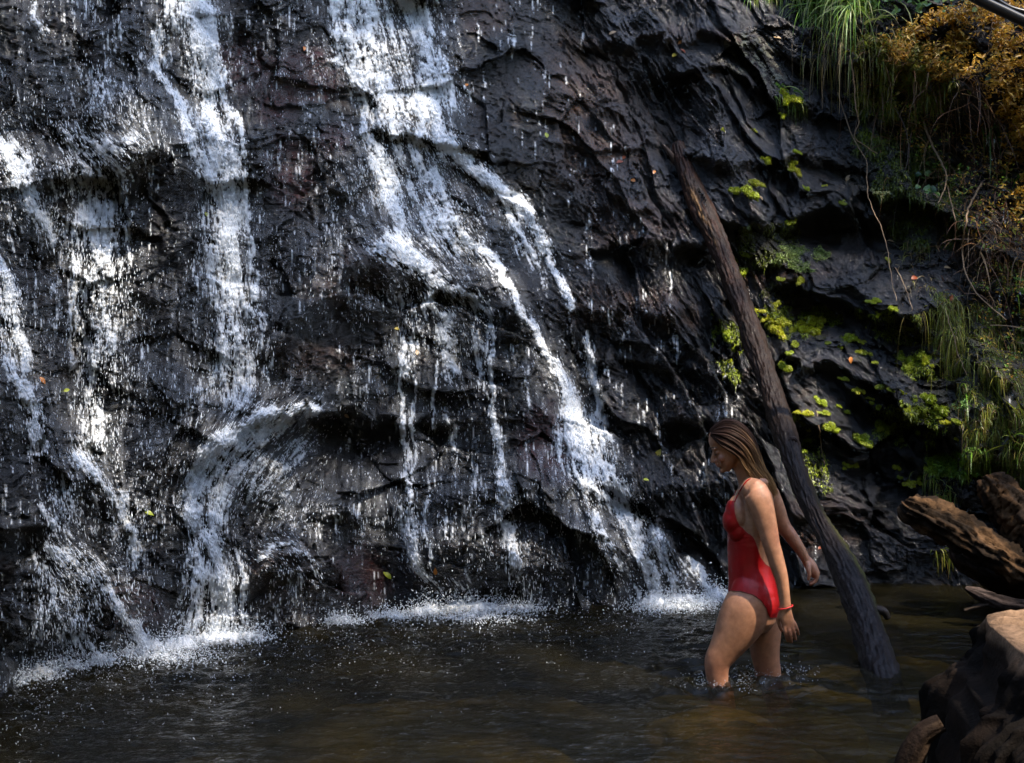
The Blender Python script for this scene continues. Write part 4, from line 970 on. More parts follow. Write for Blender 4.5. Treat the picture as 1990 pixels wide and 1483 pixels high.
for poly_, n_ in (([(1480, 600), (1600, 590), (1640, 625), (1560, 660), (1490, 650)], 1400), ([(1740, 690), (1830, 680), (1850, 740), (1760, 740)], 900), ([(1690, 800), (1830, 760), (1850, 830), (1790, 880), (1700, 850)], 1300), ([(1650, 600), (1790, 610), (1790, 670), (1700, 660)], 700), ([(1520, 850), (1600, 840), (1620, 960), (1560, 960)], 500), ([(1380, 600), (1440, 640), (1430, 760), (1390, 700)], 500), ([(1640, 180), (1720, 150), (1760, 260), (1680, 280)], 1200)):
    sward('rock_moss', None, poly_, int(n_ * 1.6), .021, .0055, .7, [(.26, .31, .012), (.20, .26, .012), (.14, .19, .010)], .004)
sward('bank_moss', None, [(1440, 430), (1540, 430), (1560, 500), (1480, 530), (1430, 500)], 1800, .022, .005, .9, [(.10, .12, .01), (.15, .19, .012)])

def leaves(poly, n, size, cols, out0, outs, seed, K=1):
    q = []; poly = np.array(poly, float)
    while len(q) < n:
        x = RNG.uniform(poly[:, 0].min(), poly[:, 0].max(), 6000); y = RNG.uniform(poly[:, 1].min(), poly[:, 1].max(), 6000)
        dn = sstep(-.35, .35, fbm(x / 38, y / 30, 3, seed)); k = in_poly(x + 22 * perlin(x / 26, y / 26, seed + 5), y + 22 * perlin(x / 26, y / 26, seed + 6), poly) & (RNG.uniform(0, 1, 6000) < dn); q += list(zip(x[k], y[k]))
    q = np.array(q[:n]); p, nn = surf(q[:, 0], q[:, 1]); p = p + np.array([0, -1, .15]) * (out0 + np.abs(RNG.normal(0, outs, n)))[:, None]
    nr = RNG.normal(0, .6, (n, 3)) + np.array([.1, -.55, .75]); nr /= np.linalg.norm(nr, axis=1, keepdims=True)
    a = np.cross(nr, RNG.normal(0, 1, (n, 3))); a /= np.linalg.norm(a, axis=1, keepdims=True); b = np.cross(nr, a); s = (size * np.exp(RNG.normal(0, .3, n)))[:, None]
    v = np.stack([p - a * s, p - a * s * .1 - b * s * .42 + nr * s * .14, p + a * s - nr * s * .2, p - a * s * .1 + b * s * .42 + nr * s * .14], 1).reshape(-1, 3)
    f = np.arange(n)[:, None, None] * 4 + np.array([(0, 1, 2), (0, 2, 3)])[None]
    return v, f.reshape(-1, 3), pal(n, cols)
def shrub(name, label, cat, poly, n, size, cols, out0, outs, seed, stems=10, scol=BROWN):
    v, f, c = leaves(poly, n, size, cols, out0, outs, seed)
    pc = np.array(poly, float).mean(0); r, _ = surf(float(pc[0]), float(pc[1])); e = empty(name, tuple(r), label, cat)
    o = tag(veg_obj('foliage', v, f, c, 4), kind='stuff'); kids = [o]
    if stems:
        q = np.array(poly, float)[RNG.integers(0, len(poly), stems)] * .6 + pc * .4 + RNG.normal(0, 12, (stems, 2))
        r, _ = surf(q[:, 0], q[:, 1]); d = np.stack([RNG.normal(0, .7, stems), -np.ones(stems), RNG.normal(.2, .4, stems)], 1); d /= np.linalg.norm(d, axis=1, keepdims=True)
        v, f = ribbons(r, d, np.full(stems, out0 + .3), np.full(stems, .012), np.full(stems, .6), 8)
        kids.append(tag(veg_obj('stems', v, f, pal(stems, scol), 16), kind='stuff'))
    rotate_parented(kids, e); return e
shrub('shrub', 'sunlit shrub of golden yellow leaves filling the top right corner', 'shrub', [(1690, 95), (1760, 70), (1850, 20), (2000, 20), (2080, 40), (2080, 330), (1990, 330), (1930, 250), (1880, 170), (1800, 160), (1720, 140)], 8500, .019, GOLD, .10, .15, 960, 30)
shrub('shrub', 'yellow leaves spilling down the right edge below the golden shrub', 'shrub', [(1930, 200), (1990, 220), (2060, 240), (2060, 480), (1985, 480), (1950, 380), (1945, 300)], 2600, .019, GOLD, .08, .10, 970, 12)
shrub('shrub', 'olive yellow low bush between the green grass and the golden shrub', 'shrub', [(1660, 90), (1740, 80), (1830, 110), (1820, 170), (1740, 190), (1670, 160)], 2400, .014, OLIVE + [(.26, .20, .03)], .06, .08, 980, 14)
shrub('plant', 'ochre and green leaves scattered through the brown root tangle on the right bank', 'plant', [(1690, 150), (1800, 170), (1930, 210), (2030, 330), (2040, 620), (1930, 600), (1870, 480), (1800, 330), (1720, 260)], 2300, .013, GOLD + OLIVE + GREEN[:2], .05, .10, 985, 26)
shrub('plant', 'yellow green trailing plants along the right edge above the grassy bank', 'plant', [(1880, 560), (1980, 500), (2060, 520), (2060, 760), (1960, 740), (1900, 650)], 1500, .011, OLIVE + GREEN[:2] + GOLD[2:4], .02, .05, 987, 12)
shrub('plant', 'round leaved bright green plant on the lip of the mossy bank', 'plant', [(1800, 880), (1900, 870), (1935, 900), (1880, 930), (1830, 930)], 620, .013, [(.14, .28, .02), (.20, .34, .04), (.10, .20, .02)], .01, .04, 990, 8, GREEN)
shrub('plant', 'small pale green plant on the grassy bank right of the ribbed slab', 'plant', [(1845, 760), (1870, 755), (1875, 790), (1850, 795)], 110, .010, [(.10, .22, .03), (.16, .28, .06)], .01, .03, 1000, 5, GREEN)
shrub('plant', 'green watercress mat on the flat ledge under the dark hollow', 'plant', [(1495, 500), (1530, 478), (1590, 478), (1620, 495), (1600, 515), (1540, 530), (1505, 520)], 2600, .0075, [(.17, .24, .05), (.22, .28, .07), (.12, .18, .03)], .002, .012, 1010, 0)
shrub('plant', 'leafy green seedling on the ledge below the lichen patch', 'plant', [(1502, 160), (1530, 160), (1540, 172), (1510, 175)], 70, .011, [(.16, .30, .02), (.22, .36, .04)], .008, .02, 1020, 3, GREEN)
shrub('plant', 'pale lacy moss wreath hanging at the left edge of the vine tangle', 'moss', [(1690, 365), (1705, 355), (1725, 365), (1745, 390), (1735, 415), (1705, 410)], 900, .007, [(.20, .24, .09), (.26, .29, .13), (.14, .16, .05)], .004, .02, 1030, 0)
shrub('plant', 'pointed leaf green weed at the right edge below the golden leaves', 'plant', [(1940, 330), (1975, 325), (1985, 350), (1955, 370)], 26, .026, [(.10, .17, .03)], .05, .03, 1040, 3, GREEN)
shrub('plant', 'bright three part leaves near the right edge above the grassy bank', 'plant', [(1965, 545), (1995, 545), (1995, 580), (1970, 575)], 30, .022, [(.08, .19, .02), (.12, .25, .03)], .03, .03, 1050, 3, GREEN)

# single broad leaves of the ivy at the top
def leaf_mesh(name, L, W, fold, curl, mat, nseg=5, lobes=0):
    u = np.linspace(0, 1, nseg + 1); w = W * np.sin(np.pi * u ** .8) * (1 + lobes * np.cos(u * 14)); z = curl * np.sin(u * np.pi)
    c = np.stack([u * L - L / 2, 0 * u, z], 1); l = np.stack([u * L - L / 2, w, z + fold * w], 1); r = np.stack([u * L - L / 2, -w, z + fold * w], 1)
    v = np.concatenate([c, l, r]); m = nseg + 1; i = np.arange(nseg)
    f = np.concatenate([np.stack([i, i + 1, i + 1 + m, i + m], 1), np.stack([i + 1, i, i + 2 * m, i + 1 + 2 * m], 1)])
    return raw_mesh(name, v, f, True, mat)
def leaf_mat(name, c, transl=.3): return simple_mat(name, c, .38, .35, 40, .2, .002, transl=transl)
IVY = [leaf_mesh('leaf', .055, .028, .3, .006, leaf_mat('ivy_leaf', (.07, .15, .03))), leaf_mesh('leaf', .07, .032, .2, -.006, leaf_mat('ivy_leaf_pale', (.16, .24, .05))), leaf_mesh('leaf', .05, .026, .4, .004, leaf_mat('ivy_leaf_dark', (.035, .085, .03)))]
def place(o, p, nrm, spin):
    q = Vector(nrm).to_track_quat('Z', 'Y') @ Matrix.Rotation(spin, 4, 'Z').to_quaternion()
    o.rotation_mode = 'QUATERNION'; o.rotation_quaternion = q; o.location = p
def ivy(label, cx, cy, rx, ry, n, out0=.10, cat='ivy'):
    r, _ = surf(float(cx), float(cy)); e = empty('ivy', tuple(r), label, cat)
    for _ in range(n):
        x = cx + random.gauss(0, 1) * rx; y = cy + random.gauss(0, 1) * ry
        p, nn = surf(float(x), float(y)); p = p + np.array([0, -1, .2]) * (out0 + random.uniform(0, .08))
        o = new_obj('leaf', random.choice(IVY)); nr = np.array([random.gauss(0, .5), -.7 + random.gauss(0, .3), .6 + random.gauss(0, .3)])
        place(o, p - np.array(e.location), nr, random.uniform(0, 6.28)); o.parent = e; s = random.uniform(.7, 1.35); o.scale = (s, s, s)
ivy('dark green ivy leaves at the top edge right of the grass tuft', 1745, 8, 34, 20, 75)
ivy('scattered green ivy leaves at the top between the ivy and the pipe', 1840, 14, 34, 16, 34)
ivy('blue green creeper leaves trailing down the mossy recess', 1800, 370, 10, 26, 16, .03)
ivy('few round green leaves low in the brown root tangle', 1850, 215, 40, 24, 12, .10)
ivy('two broad pale leaves dangling in the middle of the root tangle', 1845, 210, 7, 8, 3, .22)

# hanging vines and roots
VINE = simple_mat('vine_bark', (.20, .13, .07), .7, .4, 30, .4, .003)
ROOT = simple_mat('root_bark', (.055, .026, .015), .75, .5, 30, .4, .003)
def vine(label, pts, rad, out0=.12, mat=VINE, name='hanging_vine', group=None):
    q = np.array(pts, float); p, _ = surf(q[:, 0], q[:, 1])
    t = np.minimum.accumulate(p[:, 1]) if len(p) > 2 else p[:, 1]
    t = np.minimum(p[:, 1], np.interp(np.arange(len(p)), [0, len(p) - 1], [p[0, 1], p[-1, 1]]) + .02) - out0
    p3 = spline(pt(q[:, 0], q[:, 1], t), 12 * len(q)); n = len(p3)
    p3 += .006 * np.stack([fbm(np.arange(n) / 5., np.full(n, pts[0][0] * .37), 2, 1100), fbm(np.arange(n) / 5., np.full(n, pts[0][0] * .21), 2, 1110), np.zeros(n)], 1)
    v, f, S, TH = tube_rings(p3, np.linspace(rad, rad * .5, n), 7, lambda T_, S_, R_: R_); v, f = fix_tris(v, f)
    return tag(new_obj(name, raw_mesh(name, v, f, True, mat)), label, 'vine', group)
vine('pale vine hanging from the grass tuft and kinking right at its tip', [(1652, 108), (1660, 165), (1664, 215), (1669, 240), (1660, 262), (1688, 288), (1706, 299)], .0065)
vine('long thin vine running down over the moss wreath onto the blue slab', [(1628, 180), (1645, 235), (1658, 268), (1684, 315), (1685, 358), (1692, 398), (1712, 440), (1722, 475), (1729, 520), (1742, 585)], .0050)
vine('short straight root hanging left of the pale vine', [(1604, 112), (1600, 160), (1598, 213)], .0045)
vine('reddish root curving down just right of the pale vine', [(1680, 125), (1690, 160), (1686, 190), (1680, 208)], .0040)
vine('straight thin root dangling in front of the dark moss', [(1714, 178), (1716, 215), (1719, 250)], .0040)
vine('thin root hanging between the dark moss and the root tangle', [(1722, 130), (1732, 175), (1731, 222)], .0038)
vine('thick brown stem bending down through the root tangle', [(1790, 225), (1815, 290), (1838, 335), (1836, 365), (1824, 396)], .010, .16)
vine('dark stem continuing down from the thick brown stem', [(1838, 345), (1846, 385), (1856, 425), (1862, 450)], .0065, .14)
vine('pale woody stem standing out of the bank and arching to the right', [(1908, 356), (1890, 388), (1876, 440), (1870, 490), (1876, 530), (1900, 572), (1955, 622)], .0085, .14)
vine('thin dry stalk rising beside a curled white leaf', [(1805, 142), (1801, 165), (1799, 188)], .004, .22)
vine('curled pale tendril under the bending brown stem', [(1829, 398), (1818, 415), (1820, 436)], .0038, .10)
vine('slender stalk hanging over the rock just right of the knot in the log', [(1586, 798), (1592, 830), (1596, 866), (1603, 902)], .0032, .03)
vine('thin stalk drooping over the lip of the smooth slab', [(1754, 590), (1758, 630), (1759, 668)], .0034, .05)
vine('thin stem slanting across the dry grass on the slab', [(1740, 520), (1760, 560), (1772, 600), (1782, 650)], .0036, .08)
vine('green hanging runner on the bank above the ivy plant', [(1836, 600), (1852, 650), (1866, 700), (1880, 730)], .004, .06)
n = 420
x = np.concatenate([RNG.normal(1800, 70, 260), RNG.normal(1900, 50, 160)]); y = np.concatenate([RNG.normal(190, 50, 260), RNG.normal(330, 70, 160)])
r, _ = surf(x, y, .05)
d = np.stack([RNG.normal(.1, .8, n), -np.abs(RNG.normal(.35, .25, n)), RNG.normal(-.15, .5, n)], 1); d /= np.linalg.norm(d, axis=1, keepdims=True)
v, f = ribbons(r, d, .28 * np.exp(RNG.normal(0, .4, n)), .0058 * np.exp(RNG.normal(0, .3, n)), np.clip(RNG.normal(.9, .5, n), .05, 2), 9, .035)
tag(veg_obj('root_tangle', v, f, pal(n, BROWN + [(.14, .075, .035)]), 18), kind='stuff')
n = 300; x = RNG.normal(1930, 45, n); y = RNG.normal(470, 60, n); r, _ = surf(x, y, .04)
d = np.stack([RNG.normal(.2, .7, n), -np.abs(RNG.normal(.35, .25, n)), RNG.normal(-.2, .5, n)], 1); d /= np.linalg.norm(d, axis=1, keepdims=True)
v, f = ribbons(r, d, .24 * np.exp(RNG.normal(0, .4, n)), .005 * np.exp(RNG.normal(0, .3, n)), np.clip(RNG.normal(.9, .5, n), .05, 2), 9, .035)
tag(veg_obj('root_tangle', v, f, pal(n, BROWN), 18), kind='stuff')

# moss cushions
def moss_proto(seed, col):
    """an uneven patch: several low lumps run together, covered in short shoots"""
    rg = np.random.default_rng(seed); n = 14; th, ph = np.meshgrid(np.linspace(0, 2 * np.pi, n, endpoint=False), np.linspace(0.02, np.pi * .55, 6))
    d = np.stack([np.sin(ph) * np.cos(th), np.sin(ph) * np.sin(th), np.cos(ph)], -1); parts = []
    for k in range(int(rg.integers(6, 11))):
        s = rg.uniform(.18, .46); a = rg.uniform(0, 6.28); rr = rg.uniform(0, .75) ** .8
        r = .85 + .3 * fbm(d[..., 0] * 2 + seed + k, d[..., 1] * 2 + k, 3, seed)
        v = (d * r[..., None] * np.array([s * rg.uniform(.8, 1.5), s, s * rg.uniform(.7, 1.2)]) + np.array([rr * math.cos(a) * 1.25, rr * math.sin(a) * .7, 0])).reshape(-1, 3)
        i = np.arange(len(v)).reshape(th.shape); j = np.roll(i, -1, 1); f = np.stack([i[:-1], i[1:], j[1:], j[:-1]], -1).reshape(-1, 4)
        parts.append((v, np.concatenate([f[:, [0, 1, 2]], f[:, [0, 2, 3]]])))
    v = np.concatenate([p_[0] for p_ in parts]); f = np.concatenate([p_[1] + k * n * 6 for k, p_ in enumerate(parts)])
    m = 850; k = rg.integers(0, len(v), m); b = v[k] * rg.uniform(.85, 1.03, (m, 1)) + rg.normal(0, .035, (m, 3)); dr = b * .5 + rg.normal(0, .45, (m, 3)) + np.array([0, 0, .35]); dr /= np.linalg.norm(dr, axis=1, keepdims=True)
    sd_ = np.cross(dr, rg.normal(0, 1, (m, 3))); sd_ /= np.linalg.norm(sd_, axis=1, keepdims=True)
    sv = np.stack([b - sd_ * .035, b + sd_ * .035, b + dr * rg.uniform(.07, .20, (m, 1))], 1).reshape(-1, 3)
    f = np.concatenate([f, len(v) + np.arange(m * 3).reshape(-1, 3)]); nv = len(v); v = np.concatenate([v, sv])
    c = np.array(col) * np.exp(rg.normal(0, .28, (len(v), 1))) * np.where(rg.uniform(0, 1, (len(v), 1)) < .12, np.array([[.8, .55, .8]]), 1.0); c[nv:] *= 1.15
    me = raw_mesh('moss_cushion', v, f, False, VEG); add_col(me, 'col', c); return me
MOSS = [moss_proto(q, col_) for q, col_ in ((11, (.34, .38, .012)), (23, (.28, .35, .012)), (37, (.38, .39, .02)), (41, (.22, .27, .012)), (53, (.31, .33, .012)), (61, (.26, .33, .014)))]
Z4 = [(310, 560, 40), (380, 592, 15), (350, 530, 30), (480, 565, 42), (520, 520, 38), (440, 552, 24), (500, 545, 34), (760, 600, 34), (845, 680, 24), (455, 690, 18), (430, 740, 18), (330, 795, 24), (450, 265, 26), (340, 310, 15), (355, 405, 18), (225, 490, 25), (250, 520, 22), (210, 470, 16),
      (940, 185, 15), (880, 425, 22), (990, 420, 20), (890, 470, 18), (1095, 590, 16), (1075, 750, 34), (1050, 775, 24), (1150, 740, 34), (1190, 765, 30), (1110, 765, 28), (1010, 735, 14), (865, 765, 13), (595, 980, 25), (910, 920, 20), (965, 930, 12), (945, 965, 14), (1020, 1005, 14), (1040, 950, 12),
      (1080, 1085, 22), (920, 1125, 26), (955, 1135, 30), (985, 1160, 28), (1030, 1145, 18), (1075, 1140, 20), (1060, 1190, 12), (1105, 1170, 14), (780, 1205, 28), (800, 1225, 26), (815, 1285, 20), (455, 1105, 28), (450, 1160, 26), (440, 1130, 22), (645, 1150, 26), (655, 1170, 20), (590, 1055, 20), (755, 1050, 16), (730, 890, 16), (830, 970, 20),
      (1190, 985, 34), (1240, 1000, 34), (1270, 1020, 24), (1200, 1030, 26), (1050, 1340, 16), (1000, 1370, 15), (1130, 1390, 15), (1095, 1470, 22), (765, 1390, 28), (1030, 1410, 13), (1290, 1140, 24), (1330, 1135, 20), (1320, 1215, 14), (620, 1080, 14), (690, 1010, 12), (870, 1000, 13), (900, 1040, 12), (1000, 1080, 12), (940, 1060, 12), (1130, 1010, 12), (980, 520, 12), (1060, 540, 12), (700, 640, 14), (620, 620, 12), (800, 640, 14), (1250, 1110, 14), (500, 1190, 16), (480, 1320, 16), (1200, 1400, 18), (1160, 1360, 14)]
Z4L = [(20, 590, 26), (35, 640, 18), (45, 700, 18), (60, 745, 14), (68, 840, 14), (5, 560, 16), (130, 205, 24), (145, 240, 20), (155, 182, 20), (122, 262, 14), (110, 175, 16)]
Z3 = [(205, 1030, 26), (400, 1005, 26), (430, 1015, 24), (250, 900, 26), (435, 925, 16), (440, 960, 14), (520, 1125, 16), (40, 770, 12), (400, 600, 36), (360, 620, 30), (440, 610, 30), (340, 645, 22), (170, 1085, 34), (120, 1080, 26), (200, 1110, 24), (420, 1290, 26), (440, 1330, 22), (690, 1160, 16), (210, 740, 10), (625, 1050, 10)]
def cushions(lst, ox, oy, label, group):
    for x, y, s in lst:
        g = [(ox + x / 2.966 + i * 5., oy + y / 2.966 + j * 5.) for i in (-2, -1, 0, 1, 2) for j in (-3, -2, -1, 0, 1, 2)]
        q = max(g, key=lambda e: float(surf(e[0], e[1])[1][2]) * .6 - float(surf(e[0], e[1])[1][1]) * .6 - .5 * float(surf(e[0], e[1])[0][1]))       # on the nearest ledge that stands out
        p, nn = surf(q[0], q[1], .010); nr = nn * .8 + np.array([0, -.2, .5]); o = new_obj('moss_cushion', random.choice(MOSS))
        place(o, p, nr, random.uniform(0, 6.28)); k = s / 2.966 / FOC * p[1] * 1.8; o.scale = (k * random.uniform(.85, 1.3), k * random.uniform(.8, 1.1), k * random.uniform(.8, 1.1)); tag(o, label, 'moss', group)
def region(x, y):
    px, py = 1400 + x / 2.966, 450 + y / 2.966
    if py < 600: return 'small moss cushion on the wet seam between the log and the smooth blue slab' if px < 1600 else 'small moss cushion dotted on the surface of the smooth blue slab'
    if px < 1600 and py < 690: return 'bright yellow moss cushion in the lit patch just right of the middle of the log'
    if py < 690: return 'moss cushion on the lip of rock under the shadowed edge of the smooth slab'
    if px > 1735 and py < 745: return 'moss cushion in the row at the right end of the ribbed slab'
    if px < 1580 and py < 790: return 'little moss cushion on the ribbed slab close to the log'
    if px < 1640 and py < 920: return 'moss cushion on the dark broken rock right of the knot in the log'
    if px < 1710 and py < 900: return 'moss cushion on the pale rock between the knot and the dark cleft'
    if py < 815 and px < 1780: return 'moss cushion dotted over the dark face below the ribbed slab'
    if px > 1775 and py < 880: return 'moss cushion on the dark bank edge beneath the dry hanging grass'
    if py < 870: return 'moss cushion in the yellow cluster above the fractured blue block'
    return 'moss cushion low on the fractured rock above the driftwood tip'
for s_ in Z4: cushions([s_], 1400, 450, region(s_[0], s_[1]), region(s_[0], s_[1]).replace('cushion', 'cushions'))
for s_ in Z4L:
    l_ = 'yellow green moss cushion tucked along the left edge of the log' if s_[0] < 100 else 'yellow green moss cushion beside the log under the flat mossy shelf'
    cushions([s_], 1400, 450, l_, l_.replace('cushion', 'cushions'))
for s_ in Z3:
    px_, py_ = 1400 + s_[0] / 2.966, s_[1] / 2.966
    l_ = 'moss cushion on the boulder ledge below the lichen patch' if py_ < 250 else 'moss cushion on the lower rim of the wavy blue ledge above the mossy shelf' if py_ > 420 else 'moss cushion in the dark hollow on the wavy blue ledge' if px_ < 1475 and py_ > 355 else 'moss cushion scattered over the wavy blue ledge right of the log top'
    cushions([s_], 1400, 0, l_, l_.replace('cushion', 'cushions'))

# fallen leaves
ORANGE = leaf_mat('leaf_orange', (.50, .17, .02)); YELLOW = leaf_mat('leaf_yellow', (.55, .42, .04)); LIME = leaf_mat('leaf_lime', (.40, .45, .03)); RUST = leaf_mat('leaf_rust', (.28, .06, .02)); TAN = leaf_mat('leaf_tan', (.45, .30, .16))
LM_ = {}
def fallen(x, y, s, m, label, spin=None):
    key = m.name
    if key not in LM_: LM_[key] = leaf_mesh('fallen_leaf', 1, .26, .25, .08, m, 6)
    o = new_obj('fallen_leaf', LM_[key]); p, nn = surf(float(x), float(y), .012)
    place(o, p, nn * .6 + np.array([0, -.5, .4]), random.uniform(0, 6.28) if spin is None else spin); k = s / FOC * p[1]; o.scale = (k, k, k); tag(o, label, 'leaf', 'fallen leaves')
for a in ((1418, 62, 17, ORANGE, 'orange fallen leaf on the top ledge left of the lichen'), (1192, 66, 16, TAN, 'tan fallen leaf at the back of the brown glossy face'), (1320, 83, 13, ORANGE, 'orange leaf in the seam on the top ledge'), (1324, 100, 14, RUST, 'red brown leaf below the orange one in the top ledge seam'), (1312, 110, 17, YELLOW, 'yellow leaf lying in the seam of the top ledge'), (1510, 76, 15, TAN, 'tan leaf on the top ledge beside the grass tuft'),
          (1061, 265, 15, LIME, 'lime yellow leaf on the wet rock right of the diagonal stream'), (1203, 318, 17, RUST, 'rust red leaf on the ledge left of the log top'), (1210, 308, 13, RUST, 'second rust red leaf curled against the first by the log top'), (1285, 335, 16, LIME, 'yellow green leaf lying left of the log top'), (1270, 337, 12, ORANGE, 'orange leaf just left of the yellow green leaf by the log'), (1232, 353, 14, ORANGE, 'orange brown leaf under the rust red leaves'),
          (1105, 568, 17, ORANGE, 'orange leaf stuck in the diagonal white stream'), (1279, 880, 22, YELLOW, 'yellow leaf clinging to the dark rock left of the woman'), (1256, 935, 12, LIME, 'small lime leaf on the ledge left of the woman'), (769, 640, 13, YELLOW, 'pale yellow leaf at the left of the lacy spill'), (808, 687, 14, TAN, 'tan leaf hanging among the lacy drips'), (838, 942, 18, RUST, 'rusty leaf upright on the ledge among the dripping threads'), (847, 1107, 15, ORANGE, 'orange leaf low on the rock above the froth line'), (749, 1120, 22, LIME, 'lime leaf upright on the dark rock left of the froth line'),
          (671, 808, 13, TAN, 'tan leaf at the right end of the curling jet'), (286, 1000, 20, LIME, 'olive yellow leaf on the rock left of the curling jet'), (78, 739, 18, ORANGE, 'bright orange leaf near the left edge stream'), (125, 758, 14, LIME, 'dull yellow leaf right of the bright orange one at the left'), (399, 419, 13, LIME, 'yellow leaf beside the broad white stream'), (588, 95, 12, ORANGE, 'orange speck of leaf on the dark rock between the two upper falls'), (905, 168, 12, ORANGE, 'orange leaf right of the top centre stream'),
          (1839, 523, 15, TAN, 'pale curled leaf on the right part of the smooth slab'), (1775, 543, 20, RUST, 'brown curled leaf among the dry grass on the slab'), (1845, 578, 18, RUST, 'brown leaf at the bank edge right of the slab'), (1803, 148, 16, TAN, 'curled white leaf on the dry stalk in the root tangle'), (1730, 472, 14, TAN, 'tan leaf on the rock corner under the vine'), (1649, 346, 16, TAN, 'tan leaf in the crack above the blue ledge'), (1475, 386, 14, TAN, 'pale leaf on the wavy blue ledge'), (1937, 816, 14, TAN, 'dry tan leaf on the grassy bank'), (1655, 700, 15, ORANGE, 'rusty stained leaf on the ribbed slab'), (1592, 1068, 12, RUST, 'red leaf behind the hand by the log')):
    fallen(*a)

# ------------------------------------------------------------------ the woman wading
WD = 5.65; WS = WD / FOC                       # her distance; metres per photo pixel there
def wp(px, py, y=0.0): t = WD + y; return np.array([(px - CX) / FOC * t, t, EYE + (CY - py) / FOC * t])
def loft(rings, nth=40, sub=4, cap=True):
    """rings: (px, py, half width in the picture plane px, half depth m, y offset m), smoothed between"""
    q = spline(np.array(rings, float), (len(rings) - 1) * sub + 1)
    tq = WD + q[:, 4]; c = np.stack([(q[:, 0] - CX) / FOC * tq, tq, EYE + (CY - q[:, 1]) / FOC * tq], 1)
    tg = np.gradient(c, axis=0); tg[:, 1] *= .3; tg /= np.linalg.norm(tg, axis=1, keepdims=True)
    b = np.tile([0., 1., 0.], (len(q), 1)); b -= tg * (tg * b).sum(1)[:, None]; b /= np.linalg.norm(b, axis=1, keepdims=True); a = np.cross(b, tg)
    th = np.linspace(0, 2 * np.pi, nth, endpoint=False)
    A = q[:, 2] / FOC * tq; B = q[:, 3]
    ext = [(0, 1.0)]
    v = c[:, None] + A[:, None, None] * np.cos(th)[None, :, None] * a[:, None] + B[:, None, None] * np.sin(th)[None, :, None] * b[:, None]
    # rounded ends
    def dome(k, sgn):
        out = []
        for u in (.35, .6, .8, .93, .99):
            s = math.sqrt(1 - u * u); out.append(c[k] + sgn * tg[k] * min(A[k], B[k]) * u + s * A[k] * np.cos(th)[:, None] * a[k] + s * B[k] * np.sin(th)[:, None] * b[k])
        return out
    rows = dome(0, -1)[::-1] + list(v) + dome(-1, 1)
    V = np.array(rows); n = len(V); i = np.arange(n * nth).reshape(n, nth); j = np.roll(i, -1, 1)
    f = np.stack([i[:-1], j[:-1], j[1:], i[1:]], -1).reshape(-1, 4); f = np.concatenate([f[:, [0, 1, 2]], f[:, [0, 2, 3]]])
    V = V.reshape(-1, 3); k = len(V); V = np.concatenate([V, V[:nth].mean(0)[None], V[-nth:].mean(0)[None]])
    f = np.concatenate([f, np.stack([j[0], i[0], np.full(nth, k)], 1), np.stack([i[-1], j[-1], np.full(nth, k + 1)], 1)])
    return V, f
def ell(c, rx, ry, rz, n=24, rot=None):
    th, ph = np.meshgrid(np.linspace(0, 2 * np.pi, n, endpoint=False), np.linspace(.02, np.pi - .02, n // 2 + 2))
    d = np.stack([np.sin(ph) * np.cos(th) * rx, np.sin(ph) * np.sin(th) * ry, np.cos(ph) * rz], -1).reshape(-1, 3)
    if rot is not None: d = d @ rot.T
    v = d + np.array(c); i = np.arange(len(v)).reshape(th.shape); j = np.roll(i, -1, 1)
    f = np.stack([i[:-1], i[1:], j[1:], j[:-1]], -1).reshape(-1, 4); f = np.concatenate([f[:, [0, 1, 2]], f[:, [0, 2, 3]]])
    k = len(v); v = np.concatenate([v, v[:n].mean(0)[None], v[-n:].mean(0)[None]])
    return v, np.concatenate([f, np.stack([i[0], j[0], np.full(n, k)], 1), np.stack([j[-1], i[-1], np.full(n, k + 1)], 1)])
def caps(p, q, r0, r1, n=14, k=8):
    """tapered capsule between two points"""
    p = np.array(p, float); q = np.array(q, float); u = np.linspace(0, 1, k)[:, None]
    path = p + (q - p) * u; return chain(path, r0 + (r1 - r0) * u[:, 0], n)
def chain(path, rad, n=14):
    path = np.array(path, float); rad = np.asarray(rad, float)
    tg = np.gradient(path, axis=0); tg /= np.linalg.norm(tg, axis=1, keepdims=True)
    ref = np.array([.31, .9, .21]); a = ref - tg * (tg @ ref)[:, None]; a /= np.linalg.norm(a, axis=1, keepdims=True); b = np.cross(tg, a)
    th = np.linspace(0, 2 * np.pi, n, endpoint=False); cs = np.cos(th)[:, None]; sn = np.sin(th)[:, None]; rows = []
    for u in (.97, .75, .4): rows.append(path[0] - tg[0] * rad[0] * u + math.sqrt(1 - u * u) * rad[0] * (cs * a[0] + sn * b[0]))
    for k in range(len(path)): rows.append(path[k] + rad[k] * (cs * a[k] + sn * b[k]))
    for u in (.4, .75, .97): rows.append(path[-1] + tg[-1] * rad[-1] * u + math.sqrt(1 - u * u) * rad[-1] * (cs * a[-1] + sn * b[-1]))
    V = np.array(rows); m = len(V); i = np.arange(m * n).reshape(m, n); j = np.roll(i, -1, 1)
    f = np.stack([i[:-1], j[:-1], j[1:], i[1:]], -1).reshape(-1, 4); f = np.concatenate([f[:, [0, 1, 2]], f[:, [0, 2, 3]]])
    V = V.reshape(-1, 3); k = len(V); V = np.concatenate([V, V[:n].mean(0)[None], V[-n:].mean(0)[None]])
    return V, np.concatenate([f, np.stack([j[0], i[0], np.full(n, k)], 1), np.stack([i[-1], j[-1], np.full(n, k + 1)], 1)])
def join(parts):
    vs, fs, k = [], [], 0
    for v, f in parts: vs.append(v); fs.append(f + k); k += len(v)
    return np.concatenate(vs), np.concatenate(fs)
